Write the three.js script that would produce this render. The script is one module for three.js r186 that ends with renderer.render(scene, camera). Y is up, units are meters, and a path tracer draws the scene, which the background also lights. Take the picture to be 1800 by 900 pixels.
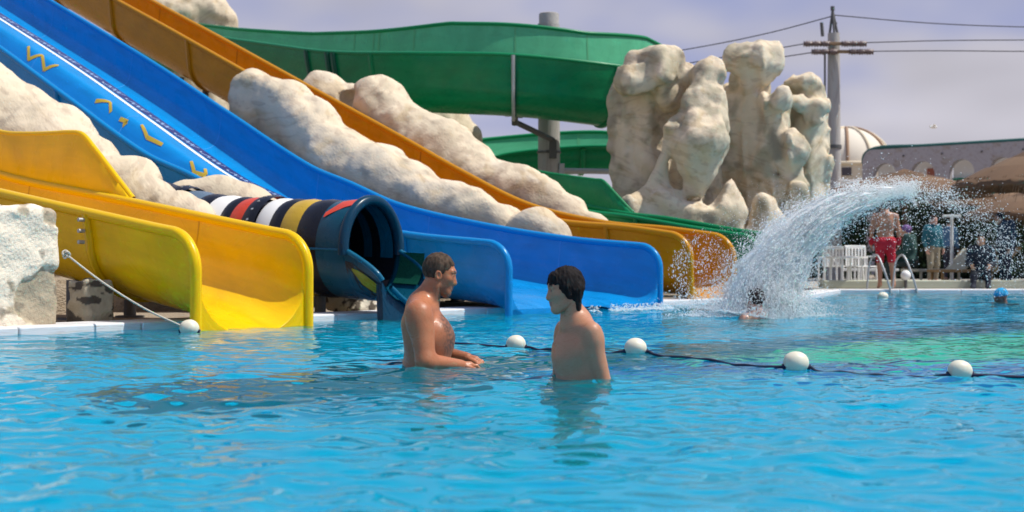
import * as THREE from 'three';
import { ImprovedNoise } from 'three/addons/math/ImprovedNoise.js';
import { mergeGeometries } from 'three/addons/utils/BufferGeometryUtils.js';
import { RoundedBoxGeometry } from 'three/addons/geometries/RoundedBoxGeometry.js';

// ---------------------------------------------------------------- camera, sky, sun, exposure
const scene = new THREE.Scene();
const EYE = 0.57, FOCAL = 2400;                        // eye height over the water; focal length for an 1800 px wide frame
const camera = new THREE.PerspectiveCamera(2 * Math.atan(450 / FOCAL) * 180 / Math.PI, 2, 0.05, 900);
camera.position.set(0, EYE, 0);
camera.rotation.x = Math.atan(12 / FOCAL);
camera.focus = 9; camera.userData.fStop = 3;
const renderer = new THREE.WebGLRenderer({ antialias: true });
renderer.toneMapping = THREE.LinearToneMapping;
renderer.toneMappingExposure = 0.95;
renderer.shadowMap.enabled = true;
const SUN = new THREE.Vector3(0.50, 0.86, 0.07).normalize();
const noiseMaker = new ImprovedNoise();
const nz = (x, y, z) => noiseMaker.noise(x, y, z);
function fbm(x, y, z, n = 4) { let s = 0, a = 0.5, f = 1; for (let i = 0; i < n; i++) { s += a * nz(x * f, y * f, z * f + i * 7.3); a *= 0.5; f *= 2.03; } return s; }
const clamp = (x, a = 0, b = 1) => Math.min(b, Math.max(a, x));
const smooth = (a, b, x) => { const t = clamp((x - a) / (b - a)); return t * t * (3 - 2 * t); };
const mixn = (a, b, t) => a + (b - a) * t;
{
  const W = 1024, H = 512, px = new Float32Array(W * H * 4);
  for (let j = 0; j < H; j++) for (let i = 0; i < W; i++) {
    const el = ((j + 0.5) / H - 0.5) * Math.PI, az = ((i + 0.5) / W - 0.5) * 2 * Math.PI;
    const y = Math.sin(el), c = Math.cos(el), x = c * Math.cos(az), z = c * Math.sin(az);
    const k = 1 / (Math.max(y, 0) + 0.22);
    let n = fbm(x * k * 1.1 + 3.1, z * k * 1.1, 0.7, 5) * 1.5 + fbm(x * k * 3.1 + 9, z * k * 3.1, 4.2, 4) * 0.6;
    const up = smooth(0.05, 0.75, y), cover = smooth(-0.42, 0.42, n + 0.16 - 0.3 * up) * (1 - 0.35 * up);
    const bl = [mixn(0.36, 0.13, up), mixn(0.40, 0.23, up), mixn(0.65, 0.50, up)];
    const br = 1 + 0.42 * fbm(x * k * 2.2, z * k * 2.2, 9.1, 3);
    const cl = [0.59 * br, 0.572 * br, 0.64 * br];
    const s = Math.max(0, x * SUN.x + y * SUN.y + z * SUN.z), g = 0.35 * Math.pow(s, 6) + 0.9 * Math.pow(s, 40);
    for (let q = 0; q < 3; q++) px[(j * W + i) * 4 + q] = mixn(bl[q], cl[q], cover) + g * [1, 0.97, 0.9][q];
    px[(j * W + i) * 4 + 3] = 1;
  }
  const sky = new THREE.DataTexture(px, W, H, THREE.RGBAFormat, THREE.FloatType);
  sky.mapping = THREE.EquirectangularReflectionMapping; sky.magFilter = THREE.LinearFilter; sky.minFilter = THREE.LinearFilter; sky.needsUpdate = true;
  scene.background = sky; scene.environment = sky;
}
const sun = new THREE.DirectionalLight(new THREE.Color(1, 0.95, 0.86), 5.0);
sun.position.copy(SUN).multiplyScalar(60); sun.target.position.set(0, 0, -15);
sun.position.add(sun.target.position);
sun.castShadow = true; sun.shadow.mapSize.set(4096, 4096);
Object.assign(sun.shadow.camera, { left: -30, right: 30, top: 30, bottom: -30, near: 1, far: 140 });
scene.add(sun, sun.target);

// ---------------------------------------------------------------- helpers
const V = (x, y, z) => new THREE.Vector3(x, y, z);
// a point of the place from where the photograph shows it and how many metres away it is
const at = (px, py, d) => V((px - 900) / FOCAL * d, EYE + (462 - py) / FOCAL * d, -d);
function rng(seed) { let a = seed >>> 0; return () => { a = (a + 0x6D2B79F5) >>> 0; let t = a; t = Math.imul(t ^ (t >>> 15), t | 1); t ^= t + Math.imul(t ^ (t >>> 7), t | 61); return ((t ^ (t >>> 14)) >>> 0) / 4294967296; }; }
const taken = {};
function numbered(name) { const n = taken[name] = (taken[name] ?? -1) + 1; return n ? `${name}_${String(n).padStart(3, '0')}` : name; }
function tag(o, label, category, group, kind) { o.userData.label = label; o.userData.category = category; if (group) o.userData.group = group; if (kind) o.userData.kind = kind; return o; }
function shade(o) { o.castShadow = true; o.receiveShadow = true; return o; }
function mesh(name, geometry, material, parent) {
  const m = shade(new THREE.Mesh(geometry, material));
  m.name = parent ? name : numbered(name);
  (parent || scene).add(m); return m;
}
function group(name, label, category, position = [0, 0, 0], turn = 0, set) {
  const o = new THREE.Group(); o.name = numbered(name); o.position.set(...position); o.rotation.y = turn;
  tag(o, label, category, set); scene.add(o); return o;
}
function structure(name, geometry, material, label, category) { const m = mesh(name, geometry, material); m.userData = { kind: 'structure', label, category }; return m; }
const box = (w, h, d, x, y, z, r = 0.012) => new RoundedBoxGeometry(w, h, d, 2, Math.min(r, w / 2.1, h / 2.1, d / 2.1)).translate(x, y, z);
function rod(a, b, r, r2 = r, seg = 10) {
  const d = b.clone().sub(a), g = new THREE.CylinderGeometry(r2, r, d.length(), seg);
  g.applyQuaternion(new THREE.Quaternion().setFromUnitVectors(V(0, 1, 0), d.clone().normalize()));
  return g.translate((a.x + b.x) / 2, (a.y + b.y) / 2, (a.z + b.z) / 2);
}
function tube(points, r, n = 64, seg = 8, closed = false) { return new THREE.TubeGeometry(new THREE.CatmullRomCurve3(points, closed, 'centripetal'), n, r, seg, closed); }
const merge = list => mergeGeometries(list.map(g => { const h = g.index ? g.toNonIndexed() : g; for (const k of Object.keys(h.attributes)) if (!['position', 'normal', 'uv'].includes(k)) h.deleteAttribute(k); if (!h.attributes.uv) h.setAttribute('uv', new THREE.BufferAttribute(new Float32Array(h.attributes.position.count * 2), 2)); return h; }));
// rings: array of arrays of points, joined in order; wrap closes every ring
function loft(rings, wrap = false, uvs) {
  const n = rings[0].length, pos = [], uv = [], idx = [];
  rings.forEach((ring, i) => ring.forEach((p, j) => { pos.push(p.x, p.y, p.z); uv.push(...(uvs ? uvs(i, j) : [i / (rings.length - 1), j / (n - 1)])); }));
  for (let i = 0; i + 1 < rings.length; i++) for (let j = 0; j < (wrap ? n : n - 1); j++) {
    const a = i * n + j, b = i * n + (j + 1) % n, c = a + n, d = b + n; idx.push(a, b, d, a, d, c);
  }
  const g = new THREE.BufferGeometry();
  g.setAttribute('position', new THREE.Float32BufferAttribute(pos, 3)); g.setAttribute('uv', new THREE.Float32BufferAttribute(uv, 2));
  g.setIndex(idx); g.computeVertexNormals(); return g;
}
// a smooth curve through the points of a table [[x, y], ...]
function curve(table) {
  return x => {
    let i = 0; while (i < table.length - 2 && x > table[i + 1][0]) i++;
    const [x0, y0] = table[i], [x1, y1] = table[i + 1], h = x1 - x0;
    const m0 = i > 0 ? (y1 - table[i - 1][1]) / (x1 - table[i - 1][0]) : (y1 - y0) / h;
    const m1 = i < table.length - 2 ? (table[i + 2][1] - y0) / (table[i + 2][0] - x0) : (y1 - y0) / h;
    const t = (x - x0) / h; if (t > 1) return y1 + m1 * (x - x1); if (t < 0) return y0 + m0 * (x - x0);
    return y0 * (1 + 2 * t) * (1 - t) ** 2 + m0 * h * t * (1 - t) ** 2 + y1 * t * t * (3 - 2 * t) + m1 * h * t * t * (t - 1);
  };
}
// mesh of the zero surface of a distance function on a grid (surface nets)
function surfaceOf(f, lo, hi, cell) {
  const n = [0, 1, 2].map(k => Math.ceil((hi[k] - lo[k]) / cell) + 1), [nx, ny, nzz] = n;
  const F = new Float32Array(nx * ny * nzz), at3 = (i, j, k) => i + nx * (j + ny * k);
  for (let k = 0; k < nzz; k++) for (let j = 0; j < ny; j++) for (let i = 0; i < nx; i++) {
    const d = f(lo[0] + i * cell, lo[1] + j * cell, lo[2] + k * cell), p = at3(i, j, k); F[p] = d;
    if (Math.abs(d) > 3.2 * cell) { const skip = Math.min(nx - 1 - i, Math.floor(Math.abs(d) * 0.55 / cell) - 1); for (let q = 1; q <= skip; q++) F[p + q] = d; i += Math.max(0, skip); }
  }
  const id = new Int32Array(F.length).fill(-1), pos = [], idx = [];
  const C = [[0, 0, 0], [1, 0, 0], [0, 1, 0], [1, 1, 0], [0, 0, 1], [1, 0, 1], [0, 1, 1], [1, 1, 1]], E = [[0, 1], [2, 3], [4, 5], [6, 7], [0, 2], [1, 3], [4, 6], [5, 7], [0, 4], [1, 5], [2, 6], [3, 7]], v = new Float32Array(8);
  for (let k = 0; k < nzz - 1; k++) for (let j = 0; j < ny - 1; j++) for (let i = 0; i < nx - 1; i++) {
    let m = 0; for (let c = 0; c < 8; c++) { v[c] = F[at3(i + C[c][0], j + C[c][1], k + C[c][2])]; if (v[c] < 0) m++; }
    if (m === 0 || m === 8) continue;
    let x = 0, y = 0, z = 0, e = 0;
    for (const [a, b] of E) if ((v[a] < 0) !== (v[b] < 0)) { const t = v[a] / (v[a] - v[b]); x += C[a][0] + t * (C[b][0] - C[a][0]); y += C[a][1] + t * (C[b][1] - C[a][1]); z += C[a][2] + t * (C[b][2] - C[a][2]); e++; }
    id[at3(i, j, k)] = pos.length / 3; pos.push(lo[0] + (i + x / e) * cell, lo[1] + (j + y / e) * cell, lo[2] + (k + z / e) * cell);
  }
  for (let k = 1; k < nzz - 1; k++) for (let j = 1; j < ny - 1; j++) for (let i = 1; i < nx - 1; i++) {
    const a = F[at3(i, j, k)] < 0;
    const quad = (p, q, r, s, flip) => { if (p < 0 || q < 0 || r < 0 || s < 0) return; if (flip) idx.push(p, r, q, p, s, r); else idx.push(p, q, r, p, r, s); };
    if (a !== F[at3(i + 1, j, k)] < 0) quad(id[at3(i, j - 1, k - 1)], id[at3(i, j, k - 1)], id[at3(i, j, k)], id[at3(i, j - 1, k)], !a);
    if (a !== F[at3(i, j + 1, k)] < 0) quad(id[at3(i - 1, j, k - 1)], id[at3(i - 1, j, k)], id[at3(i, j, k)], id[at3(i, j, k - 1)], !a);
    if (a !== F[at3(i, j, k + 1)] < 0) quad(id[at3(i - 1, j - 1, k)], id[at3(i, j - 1, k)], id[at3(i, j, k)], id[at3(i - 1, j, k)], !a);
  }
  const g = new THREE.BufferGeometry();
  g.setAttribute('position', new THREE.Float32BufferAttribute(pos, 3)); g.setIndex(idx); g.computeVertexNormals();
  const uv = new Float32Array(pos.length / 3 * 2); for (let i = 0; i < uv.length / 2; i++) { uv[2 * i] = pos[3 * i] * 0.9 - pos[3 * i + 2] * 0.45; uv[2 * i + 1] = pos[3 * i + 1] + pos[3 * i + 2] * 0.3; }
  g.setAttribute('uv', new THREE.BufferAttribute(uv, 2)); return g;
}
const smin = (a, b, k) => { const h = Math.max(k - Math.abs(a - b), 0) / k; return Math.min(a, b) - h * h * k * 0.25; };
function cone(px, py, pz, a, b, r1, r2) {           // distance to a capsule whose radius goes from r1 at a to r2 at b
  const bx = b[0] - a[0], by = b[1] - a[1], bz = b[2] - a[2], qx = px - a[0], qy = py - a[1], qz = pz - a[2];
  const t = clamp((qx * bx + qy * by + qz * bz) / (bx * bx + by * by + bz * bz + 1e-9));
  return Math.hypot(qx - bx * t, qy - by * t, qz - bz * t) - (r1 + (r2 - r1) * t);
}
function egg(px, py, pz, c, r) {
  const x = (px - c[0]) / r[0], y = (py - c[1]) / r[1], z = (pz - c[2]) / r[2], k0 = Math.hypot(x, y, z), k1 = Math.hypot(x / r[0], y / r[1], z / r[2]);
  return k1 < 1e-9 ? -Math.min(...r) : k0 * (k0 - 1) / k1;
}
function tint(g, fn) {                                // vertex colours (linear) from position and normal
  const p = g.attributes.position, c = new Float32Array(p.count * 3);
  for (let i = 0; i < p.count; i++) { const k = fn(p.getX(i), p.getY(i), p.getZ(i)); c[3 * i] = k[0]; c[3 * i + 1] = k[1]; c[3 * i + 2] = k[2]; }
  g.setAttribute('color', new THREE.BufferAttribute(c, 3)); return g;
}

// ---------------------------------------------------------------- textures and materials
function dataMap(n, fn, repeat, srgb = false) {
  const px = new Uint8Array(n * n * 4);
  for (let j = 0; j < n; j++) for (let i = 0; i < n; i++) { const c = fn(i / n, j / n); for (let q = 0; q < 3; q++) px[(j * n + i) * 4 + q] = clamp((Array.isArray(c) ? c[q] : c) * 255, 0, 255); px[(j * n + i) * 4 + 3] = 255; }
  const t = new THREE.DataTexture(px, n, n); t.wrapS = t.wrapT = THREE.RepeatWrapping; t.magFilter = THREE.LinearFilter; t.minFilter = THREE.LinearMipmapLinearFilter; t.generateMipmaps = true;
  t.repeat.set(repeat, repeat); if (srgb) t.colorSpace = THREE.SRGBColorSpace; t.needsUpdate = true; return t;
}
// noise that tiles: taken on a torus
const torus = (u, v, f, seed, n) => { const a = u * 2 * Math.PI, b = v * 2 * Math.PI, R = f / (2 * Math.PI); return fbm(Math.cos(a) * R + seed, Math.sin(a) * R + Math.cos(b) * R * 1.3, Math.sin(b) * R * 1.3 - seed, n); };
// worn gel coat: runs along the ride, blotches and fine scratches; u along the slide, v across
const mapMottle = (() => { const q = rng(17), n = 512, a = new Float32Array(n * n); for (let k = 0; k < 260; k++) { let x = q() * n, y = q() * n, l = 8 + q() * 70, s = (q() - 0.5) * 0.12, w = q() < 0.6 ? 0.07 : -0.06; for (let i = 0; i < l; i++) { const c = (Math.floor(y + i * s + n) % n) * n + Math.floor(x + i) % n; a[c] += w; } }
  return dataMap(n, (u, v) => { const A = u * 6.2832, B = v * 6.2832; const run = fbm(Math.cos(A) * 0.5, Math.sin(A) * 0.5 + Math.cos(B) * 5, Math.sin(B) * 5, 4); return 0.90 + 0.2 * torus(u, v, 7, 3.3, 6) + 0.16 * run + a[Math.round(v * n) * n + Math.round(u * n)]; }, 0.4); })();
const mapGloss = dataMap(256, (u, v) => 0.62 + 0.6 * torus(u, v, 9, 11.3, 5), 0.6);
const mapGrain = (() => { const q = rng(61), n = 512; let a = Float32Array.from({ length: n * n }, () => q()); const blur = (s, r) => { const o = new Float32Array(n * n); for (let j = 0; j < n; j++) for (let i = 0; i < n; i++) { let t = 0; for (let y = -r; y <= r; y++) for (let x = -r; x <= r; x++) t += s[((j + y + n) % n) * n + (i + x + n) % n]; o[j * n + i] = t / (2 * r + 1) ** 2; } return o; }; const f = blur(a, 1), c = blur(blur(a, 4), 3); return dataMap(n, (u, v) => { const k = Math.round(v * n) * n + Math.round(u * n); return 0.5 + (f[k] - 0.5) * 0.9 + (c[k] - 0.5) * 5; }, 0.8); })();
const mapStain = dataMap(512, (u, v) => { const s = smooth(0.06, 0.26, torus(u, v, 7, 21, 6)), d = smooth(0.1, 0.2, torus(u, v, 18, 31, 5)); return [0.98 - 0.1 * s - 0.14 * d, 0.97 - 0.14 * s - 0.16 * d, 0.96 - 0.22 * s - 0.16 * d]; }, 0.45);
const lin = (r, g, b) => new THREE.Color().setRGB(r, g, b);
const std = (r, g, b, rough = 0.8, more = {}) => new THREE.MeshStandardMaterial({ color: lin(r, g, b), roughness: rough, side: THREE.DoubleSide, ...more });
const gel = (r, g, b, more = {}) => new THREE.MeshPhysicalMaterial({ color: lin(r, g, b), roughness: 0.5, roughnessMap: mapGloss, map: mapMottle, clearcoat: 0.08, clearcoatRoughness: 0.2, specularIntensity: 0.4, side: THREE.DoubleSide, ...more });
const M = {
  yellow: gel(0.88, 0.54, 0.002), blue: gel(0.003, 0.25, 0.62), orange: gel(0.58, 0.255, 0.006), green: gel(0.004, 0.23, 0.085), greenFadedLit: gel(0.10, 0.45, 0.25), greenDark: gel(0.006, 0.1, 0.06),  // spiral lining green: bleached, then lightened further to stand in for sunlight
  blueSeam: gel(0.05, 0.33, 0.78), yellowSeam: gel(0.7, 0.4, 0.01), orangeSeam: gel(0.3, 0.11, 0.01), greenSeam: gel(0.12, 0.42, 0.22),
  white: std(0.78, 0.78, 0.76, 0.5), navy: gel(0.004, 0.042, 0.085), teal: gel(0.004, 0.075, 0.13), tealLight: gel(0.006, 0.12, 0.22), black: gel(0.012, 0.013, 0.02), red: gel(0.7, 0.07, 0.03), sign: gel(0.62, 0.4, 0.04),
  greyBlue: gel(0.12, 0.18, 0.25), eye: gel(0.35, 0.28, 0.02), eyeGreen: gel(0.01, 0.09, 0.06),
  rock: new THREE.MeshStandardMaterial({ vertexColors: true, roughness: 0.92, bumpMap: mapGrain, bumpScale: 0.004, map: mapStain, side: THREE.DoubleSide }),
  plaster: new THREE.MeshStandardMaterial({ vertexColors: true, roughness: 0.95, bumpMap: mapGrain, bumpScale: 0.006, side: THREE.DoubleSide }),
  steel: std(0.42, 0.43, 0.44, 0.45, { metalness: 0.35 }), darkSteel: std(0.1, 0.1, 0.1, 0.6), concrete: std(0.42, 0.41, 0.4, 0.9, { map: mapStain, bumpMap: mapGrain, bumpScale: 0.006 }),
  rope: std(0.5, 0.47, 0.4, 0.95), darkRope: std(0.012, 0.015, 0.05, 0.8), float: std(0.78, 0.73, 0.58, 0.5, { map: mapMottle }),
};
// ---------------------------------------------------------------- ground, pool, water
const UX = 0.788, UZ = 0.616, WX = 0.616, WZ = -0.788;          // the slides run along u, their mouths lie side by side along w
const edgeZ = x => (-9.75 - UX * x) / UZ;
const POOL = [[-14, edgeZ(-14)], [4.7, edgeZ(4.7)], [6.2, -26], [26, -26], [26, 9], [-14, 9]];
let height;
const DECK = 0.06, DEPTH = -1.1;
{
  const far = 420, s = new THREE.Shape([[-far, -far], [far, -far], [far, far], [-far, far]].map(p => new THREE.Vector2(...p)));
  s.holes.push(new THREE.Path(POOL.map(([x, z]) => new THREE.Vector2(x, -z))));
  const g = new THREE.ShapeGeometry(s).rotateX(-Math.PI / 2).translate(0, DECK - 0.03, 0);
  const p = g.attributes.position, uv = g.attributes.uv; for (let i = 0; i < p.count; i++) uv.setXY(i, p.getX(i), p.getZ(i));
  structure('ground', g, std(0.36, 0.3, 0.23, 0.95, { map: mapStain, bumpMap: mapGrain, bumpScale: 0.02 }), 'sandy ground around the swimming pool', 'ground');
  // the pool's inner wall
  const walls = [];
  for (let i = 0; i < POOL.length; i++) { const [x0, z0] = POOL[i], [x1, z1] = POOL[(i + 1) % POOL.length]; walls.push(loft([[V(x0, DECK - 0.035, z0), V(x0, DEPTH - 0.02, z0)], [V(x1, DECK - 0.035, z1), V(x1, DEPTH - 0.02, z1)]])); }
  structure('pool_wall', merge(walls), std(0.12, 0.6, 0.72, 0.5), 'turquoise inner wall of the swimming pool', 'wall');
  // white coping along the two edges in view
  const stones = new THREE.Group(); stones.name = 'pool_coping'; stones.userData = { kind: 'structure', label: 'white coping along the edge of the pool', category: 'coping' }; scene.add(stones);
  const whiteCoping = std(0.66, 0.67, 0.7, 0.7, { map: mapStain });
  for (const [i, len, wide] of [[0, 1.15, 0.5], [1, 1.1, 0.5], [2, 1.15, 0.4]]) {
    const a = V(POOL[i][0], 0, POOL[i][1]), b = V(POOL[i + 1][0], 0, POOL[i + 1][1]), n = Math.round(a.distanceTo(b) / len), t = b.clone().sub(a).normalize(), l = a.distanceTo(b) / n;
    const g0 = box(l - 0.008, 0.1, wide, 0, 0, 0, 0.02);
    for (let k = 0; k < n; k++) {
      const m = mesh('coping_stone', g0, whiteCoping, stones), c = a.clone().addScaledVector(t, (k + 0.5) * l), out = V(t.z, 0, -t.x).multiplyScalar(wide / 2 - 0.06);
      m.position.set(c.x + out.x, DECK - 0.045, c.z + out.z); m.rotation.y = -Math.atan2(t.z, t.x);
    }
  }
}
{
  // floor of the pool: turquoise, with a painted figure in violet and green
  const N = 1024, x0 = -14, x1 = 18, z0 = -32, z1 = 0, c = document.createElement('canvas'); c.width = c.height = N;
  const q = c.getContext('2d'), X = x => (x - x0) / (x1 - x0) * N, Y = d => (z1 + d) / (z1 - z0) * N;   // d: metres before the camera
  q.fillStyle = '#06dcf2'; q.fillRect(0, 0, N, N);
  const r = rng(5);
  for (let i = 0; i < 2600; i++) { q.fillStyle = `rgba(${10 + r() * 50},${185 + r() * 50},${215 + r() * 35},0.25)`; q.beginPath(); q.ellipse(r() * N, r() * N, 3 + r() * 14, 3 + r() * 8, r() * 3, 0, 7); q.fill(); }
  const blob = (pts, color, wide) => { q.strokeStyle = color; q.lineWidth = wide / (x1 - x0) * N; q.lineCap = q.lineJoin = 'round'; q.beginPath(); pts.forEach(([x, d], i) => i ? q.lineTo(X(x), Y(d)) : q.moveTo(X(x), Y(d))); q.stroke(); };
  q.fillStyle = '#b4f08a'; q.beginPath(); [[1.2, 10.3], [1.9, 11.4], [2.5, 11.9], [5.5, 13.8], [8.5, 14.3], [8.5, 10.2], [3.6, 10.1], [2.2, 10.1]].forEach(([x, d], i) => i ? q.lineTo(X(x), Y(d)) : q.moveTo(X(x), Y(d))); q.fill();
  blob([[1.1, 10.9], [1.5, 11.3], [3.1, 12.7], [5.7, 14.9], [9, 15.8]], '#2a2360', 0.9);
  blob([[0.8, 9.8], [2, 9.7], [3.6, 9.5], [8, 9.5]], '#0b4fae', 0.75);
  blob([[-1.9, 8.3], [-1.2, 8.9], [-0.3, 9.9], [0.6, 10.8], [1.5, 11.2]], '#170f40', 1.35);
  blob([[-0.5, 9.7], [0.5, 10.8]], '#3a1c38', 0.5);
  for (let i = 0; i < 900; i++) { q.fillStyle = `rgba(60,150,220,0.12)`; q.beginPath(); q.arc(X(-2 + r() * 10), Y(5.5 + r() * 9.5), 0.6 + r() * 1.7, 0, 7); q.fill(); }
  const t = new THREE.CanvasTexture(c); t.colorSpace = THREE.SRGBColorSpace; t.magFilter = THREE.LinearFilter;
  const g = loft([[V(x0, DEPTH, 9), V(x1 + 10, DEPTH, 9)], [V(x0, DEPTH, -32), V(x1 + 10, DEPTH, -32)]]);
  const p = g.attributes.position, uv = g.attributes.uv; for (let i = 0; i < p.count; i++) uv.setXY(i, (p.getX(i) - x0) / (x1 - x0), 1 - (z1 - p.getZ(i)) / (z1 - z0));
  structure('pool_floor', g, std(1, 1, 1, 0.6, { map: t }), 'turquoise pool floor painted with a violet and green figure', 'pool floor');
}
{
  const r = rng(77), waves = [];
  for (let i = 0; i < 46; i++) { const L = i < 4 ? 0.9 + 0.35 * i : 0.085 * Math.pow(8.5, (i - 4 + r() * 0.7) / 42), a = (r() - 0.5) * 2.7 + 1.2 + (i % 5 === 0 ? 1.4 : 0), k = 2 * Math.PI / L; waves.push([Math.cos(a) * k, Math.sin(a) * k, r() * 7, L * (0.0035 + 0.0015 * r()) * (L < 0.35 ? 1.3 : L < 0.8 ? 0.72 : 0.45), L]); }
  height = (x, z) => { let h = 0; const wx = 0.5 * nz(x * 0.5, z * 0.5, 3.1), wz = 0.5 * nz(x * 0.5, z * 0.5, 8.4), calm = 0.75 + 0.5 * nz(x * 0.28, z * 0.28, 1.7); const step = 0.017 + Math.max(0, -z - 3.5) * 0.006; for (const [a, b, p, m, L] of waves) { const f = smooth(1.6, 3.4, L / step); if (f > 0) h += f * m * Math.sin(a * (x + wx) + b * (z + wz) + p); } return h * calm; };
  const xs = [], zs = [];
  for (let x = -26; x < 30;) { xs.push(x); x += 0.024 + 0.09 * Math.max(0, Math.abs(x) - 2.6) * 0.35; }
  xs.push(30);
  for (let z = 9; z > -28;) { zs.push(z); z -= z > -1.5 ? 0.4 : 0.017 + Math.max(0, -z - 3.5) * 0.006; }
  zs.push(-28);
  const inPool = (x, z) => { let s = false; for (let i = 0, j = POOL.length - 1; i < POOL.length; j = i++) { const [xi, zi] = POOL[i], [xj, zj] = POOL[j]; if ((zi > z) !== (zj > z) && x < (xj - xi) * (z - zi) / (zj - zi) + xi) s = !s; } return s; };
  const pos = [], uv = [], idx = [], keep = [];
  zs.forEach(z => xs.forEach(x => { pos.push(x, height(x, z), z); uv.push(x, z); keep.push(inPool(x + 0.45 * UX * 0, z)); }));
  const n = xs.length;
  for (let j = 0; j + 1 < zs.length; j++) for (let i = 0; i + 1 < n; i++) { const a = j * n + i, b = a + 1, c = a + n, d = c + 1; if (keep[a] || keep[b] || keep[c] || keep[d]) idx.push(a, b, d, a, d, c); }
  const g = new THREE.BufferGeometry(); g.setAttribute('position', new THREE.Float32BufferAttribute(pos, 3)); g.setAttribute('uv', new THREE.Float32BufferAttribute(uv, 2)); g.setIndex(idx); g.computeVertexNormals();
  const ripple = dataMap(512, (u, v) => { let h = 0; const q = rng(9); for (let i = 0; i < 26; i++) { const a = Math.round((q() - 0.5) * 26), b = Math.round(4 + q() * 16) * (q() < 0.75 ? 1 : -1), p = q() * 6.28; h += Math.sin(2 * Math.PI * (a * u + b * v) + p) / Math.hypot(a, b); } return 0.5 + h * 0.22; }, 0.55);
  const water = new THREE.MeshPhysicalMaterial({ color: lin(0.001, 0.60, 0.78), roughness: 0.03, transmission: 0.87, thickness: 1, ior: 1.12, specularIntensity: 0.3, bumpMap: ripple, bumpScale: 0.022, side: THREE.DoubleSide });
  structure('pool_water', g, water, 'clear turquoise water of the swimming pool', 'water');
}

// wall added under the slides to block skylight, a little behind the edge
{
  const a = [-9.5, 0], pts = []; for (let i = 0; i <= 60; i++) { const t = i / 60, x = mixn(-7.5, 4.6, t), z = edgeZ(x), k = 3.0 + 0.12 * nz(t * 14, 1.3, 2.2); pts.push([x - UX * k, z - UZ * k, 0.34 + 0.05 * nz(t * 30, 4, 1)]); }
  const rows = pts.map(([x, z, h]) => [V(x, DECK - 0.04, z), V(x - 0.03, DECK + h * 0.5, z), V(x - 0.06, DECK + h, z - 0.03), V(x - 0.5, DECK + h + 0.02, z - 0.35), V(x - 0.5, DECK - 0.04, z - 0.35)]);
  structure('added_shade_wall', loft(rows, false, (i, j) => [i * 0.3, j * 0.3]), std(0.36, 0.3, 0.23, 0.95, { map: mapStain, bumpMap: mapGrain, bumpScale: 0.02 }), 'low stone wall added under the slides to block skylight', 'wall');
}
// ---------------------------------------------------------------- water slides
const on = (S, s, w, y) => V(S[0] + WX * w - UX * s, y, S[1] + WZ * w - UZ * s);
// inner cross-section of a trough: [across, height] from the near rim over the floor to the far rim
function trough(W, H, fillet, hump = 0) {
  const p = [], flare = 0.05 * clamp((H - fillet) / 0.3), n = 8;
  for (let i = 0; i <= 6; i++) p.push([flare * i / 6, H - (H - fillet) * i / 6]);
  for (let i = 1; i <= n; i++) { const a = Math.PI / 2 * i / n; p.push([flare + fillet * (1 - Math.cos(a)), fillet * (1 - Math.sin(a))]); }
  if (hump > 0) {
    const m = W * 0.5, a = flare + fillet;
    for (let i = 1; i <= 4; i++) p.push([a + (m - 0.62 - a) * i / 4, 0]);
    for (let i = 1; i <= 8; i++) { const t = i / 8; p.push([m - 0.62 + 0.36 * t, hump * (t * t * (3 - 2 * t))]); }
    for (let i = 1; i <= 8; i++) p.push([m - 0.26 + 0.56 * i / 8, hump + 0.012 * Math.sin(Math.PI * i / 8)]);
    for (let i = 1; i <= 8; i++) { const t = i / 8; p.push([m + 0.3 + 0.28 * t, hump * (1 - t * t * (3 - 2 * t))]); }
    for (let i = 1; i <= 4; i++) p.push([m + 0.58 + (W - flare - fillet - m - 0.58) * i / 4, 0]);
  } else for (let i = 1; i <= 8; i++) p.push([flare + fillet + (W - 2 * flare - 2 * fillet) * i / 8, 0]);
  for (let i = 1; i <= n; i++) { const a = Math.PI / 2 * (1 - i / n); p.push([W - flare - fillet * (1 - Math.cos(a)), fillet * (1 - Math.sin(a))]); }
  for (let i = 1; i <= 6; i++) p.push([W - flare + flare * i / 6, fillet + (H - fillet) * i / 6]);
  return p;
}
function offset(p, t) {                                // the same section, t outside
  return p.map(([w, h], i) => { const a = p[Math.max(0, i - 1)], b = p[Math.min(p.length - 1, i + 1)], l = Math.hypot(b[0] - a[0], b[1] - a[1]) || 1; return [w + (b[1] - a[1]) / l * t, h - (b[0] - a[0]) / l * t]; });
}
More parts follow.
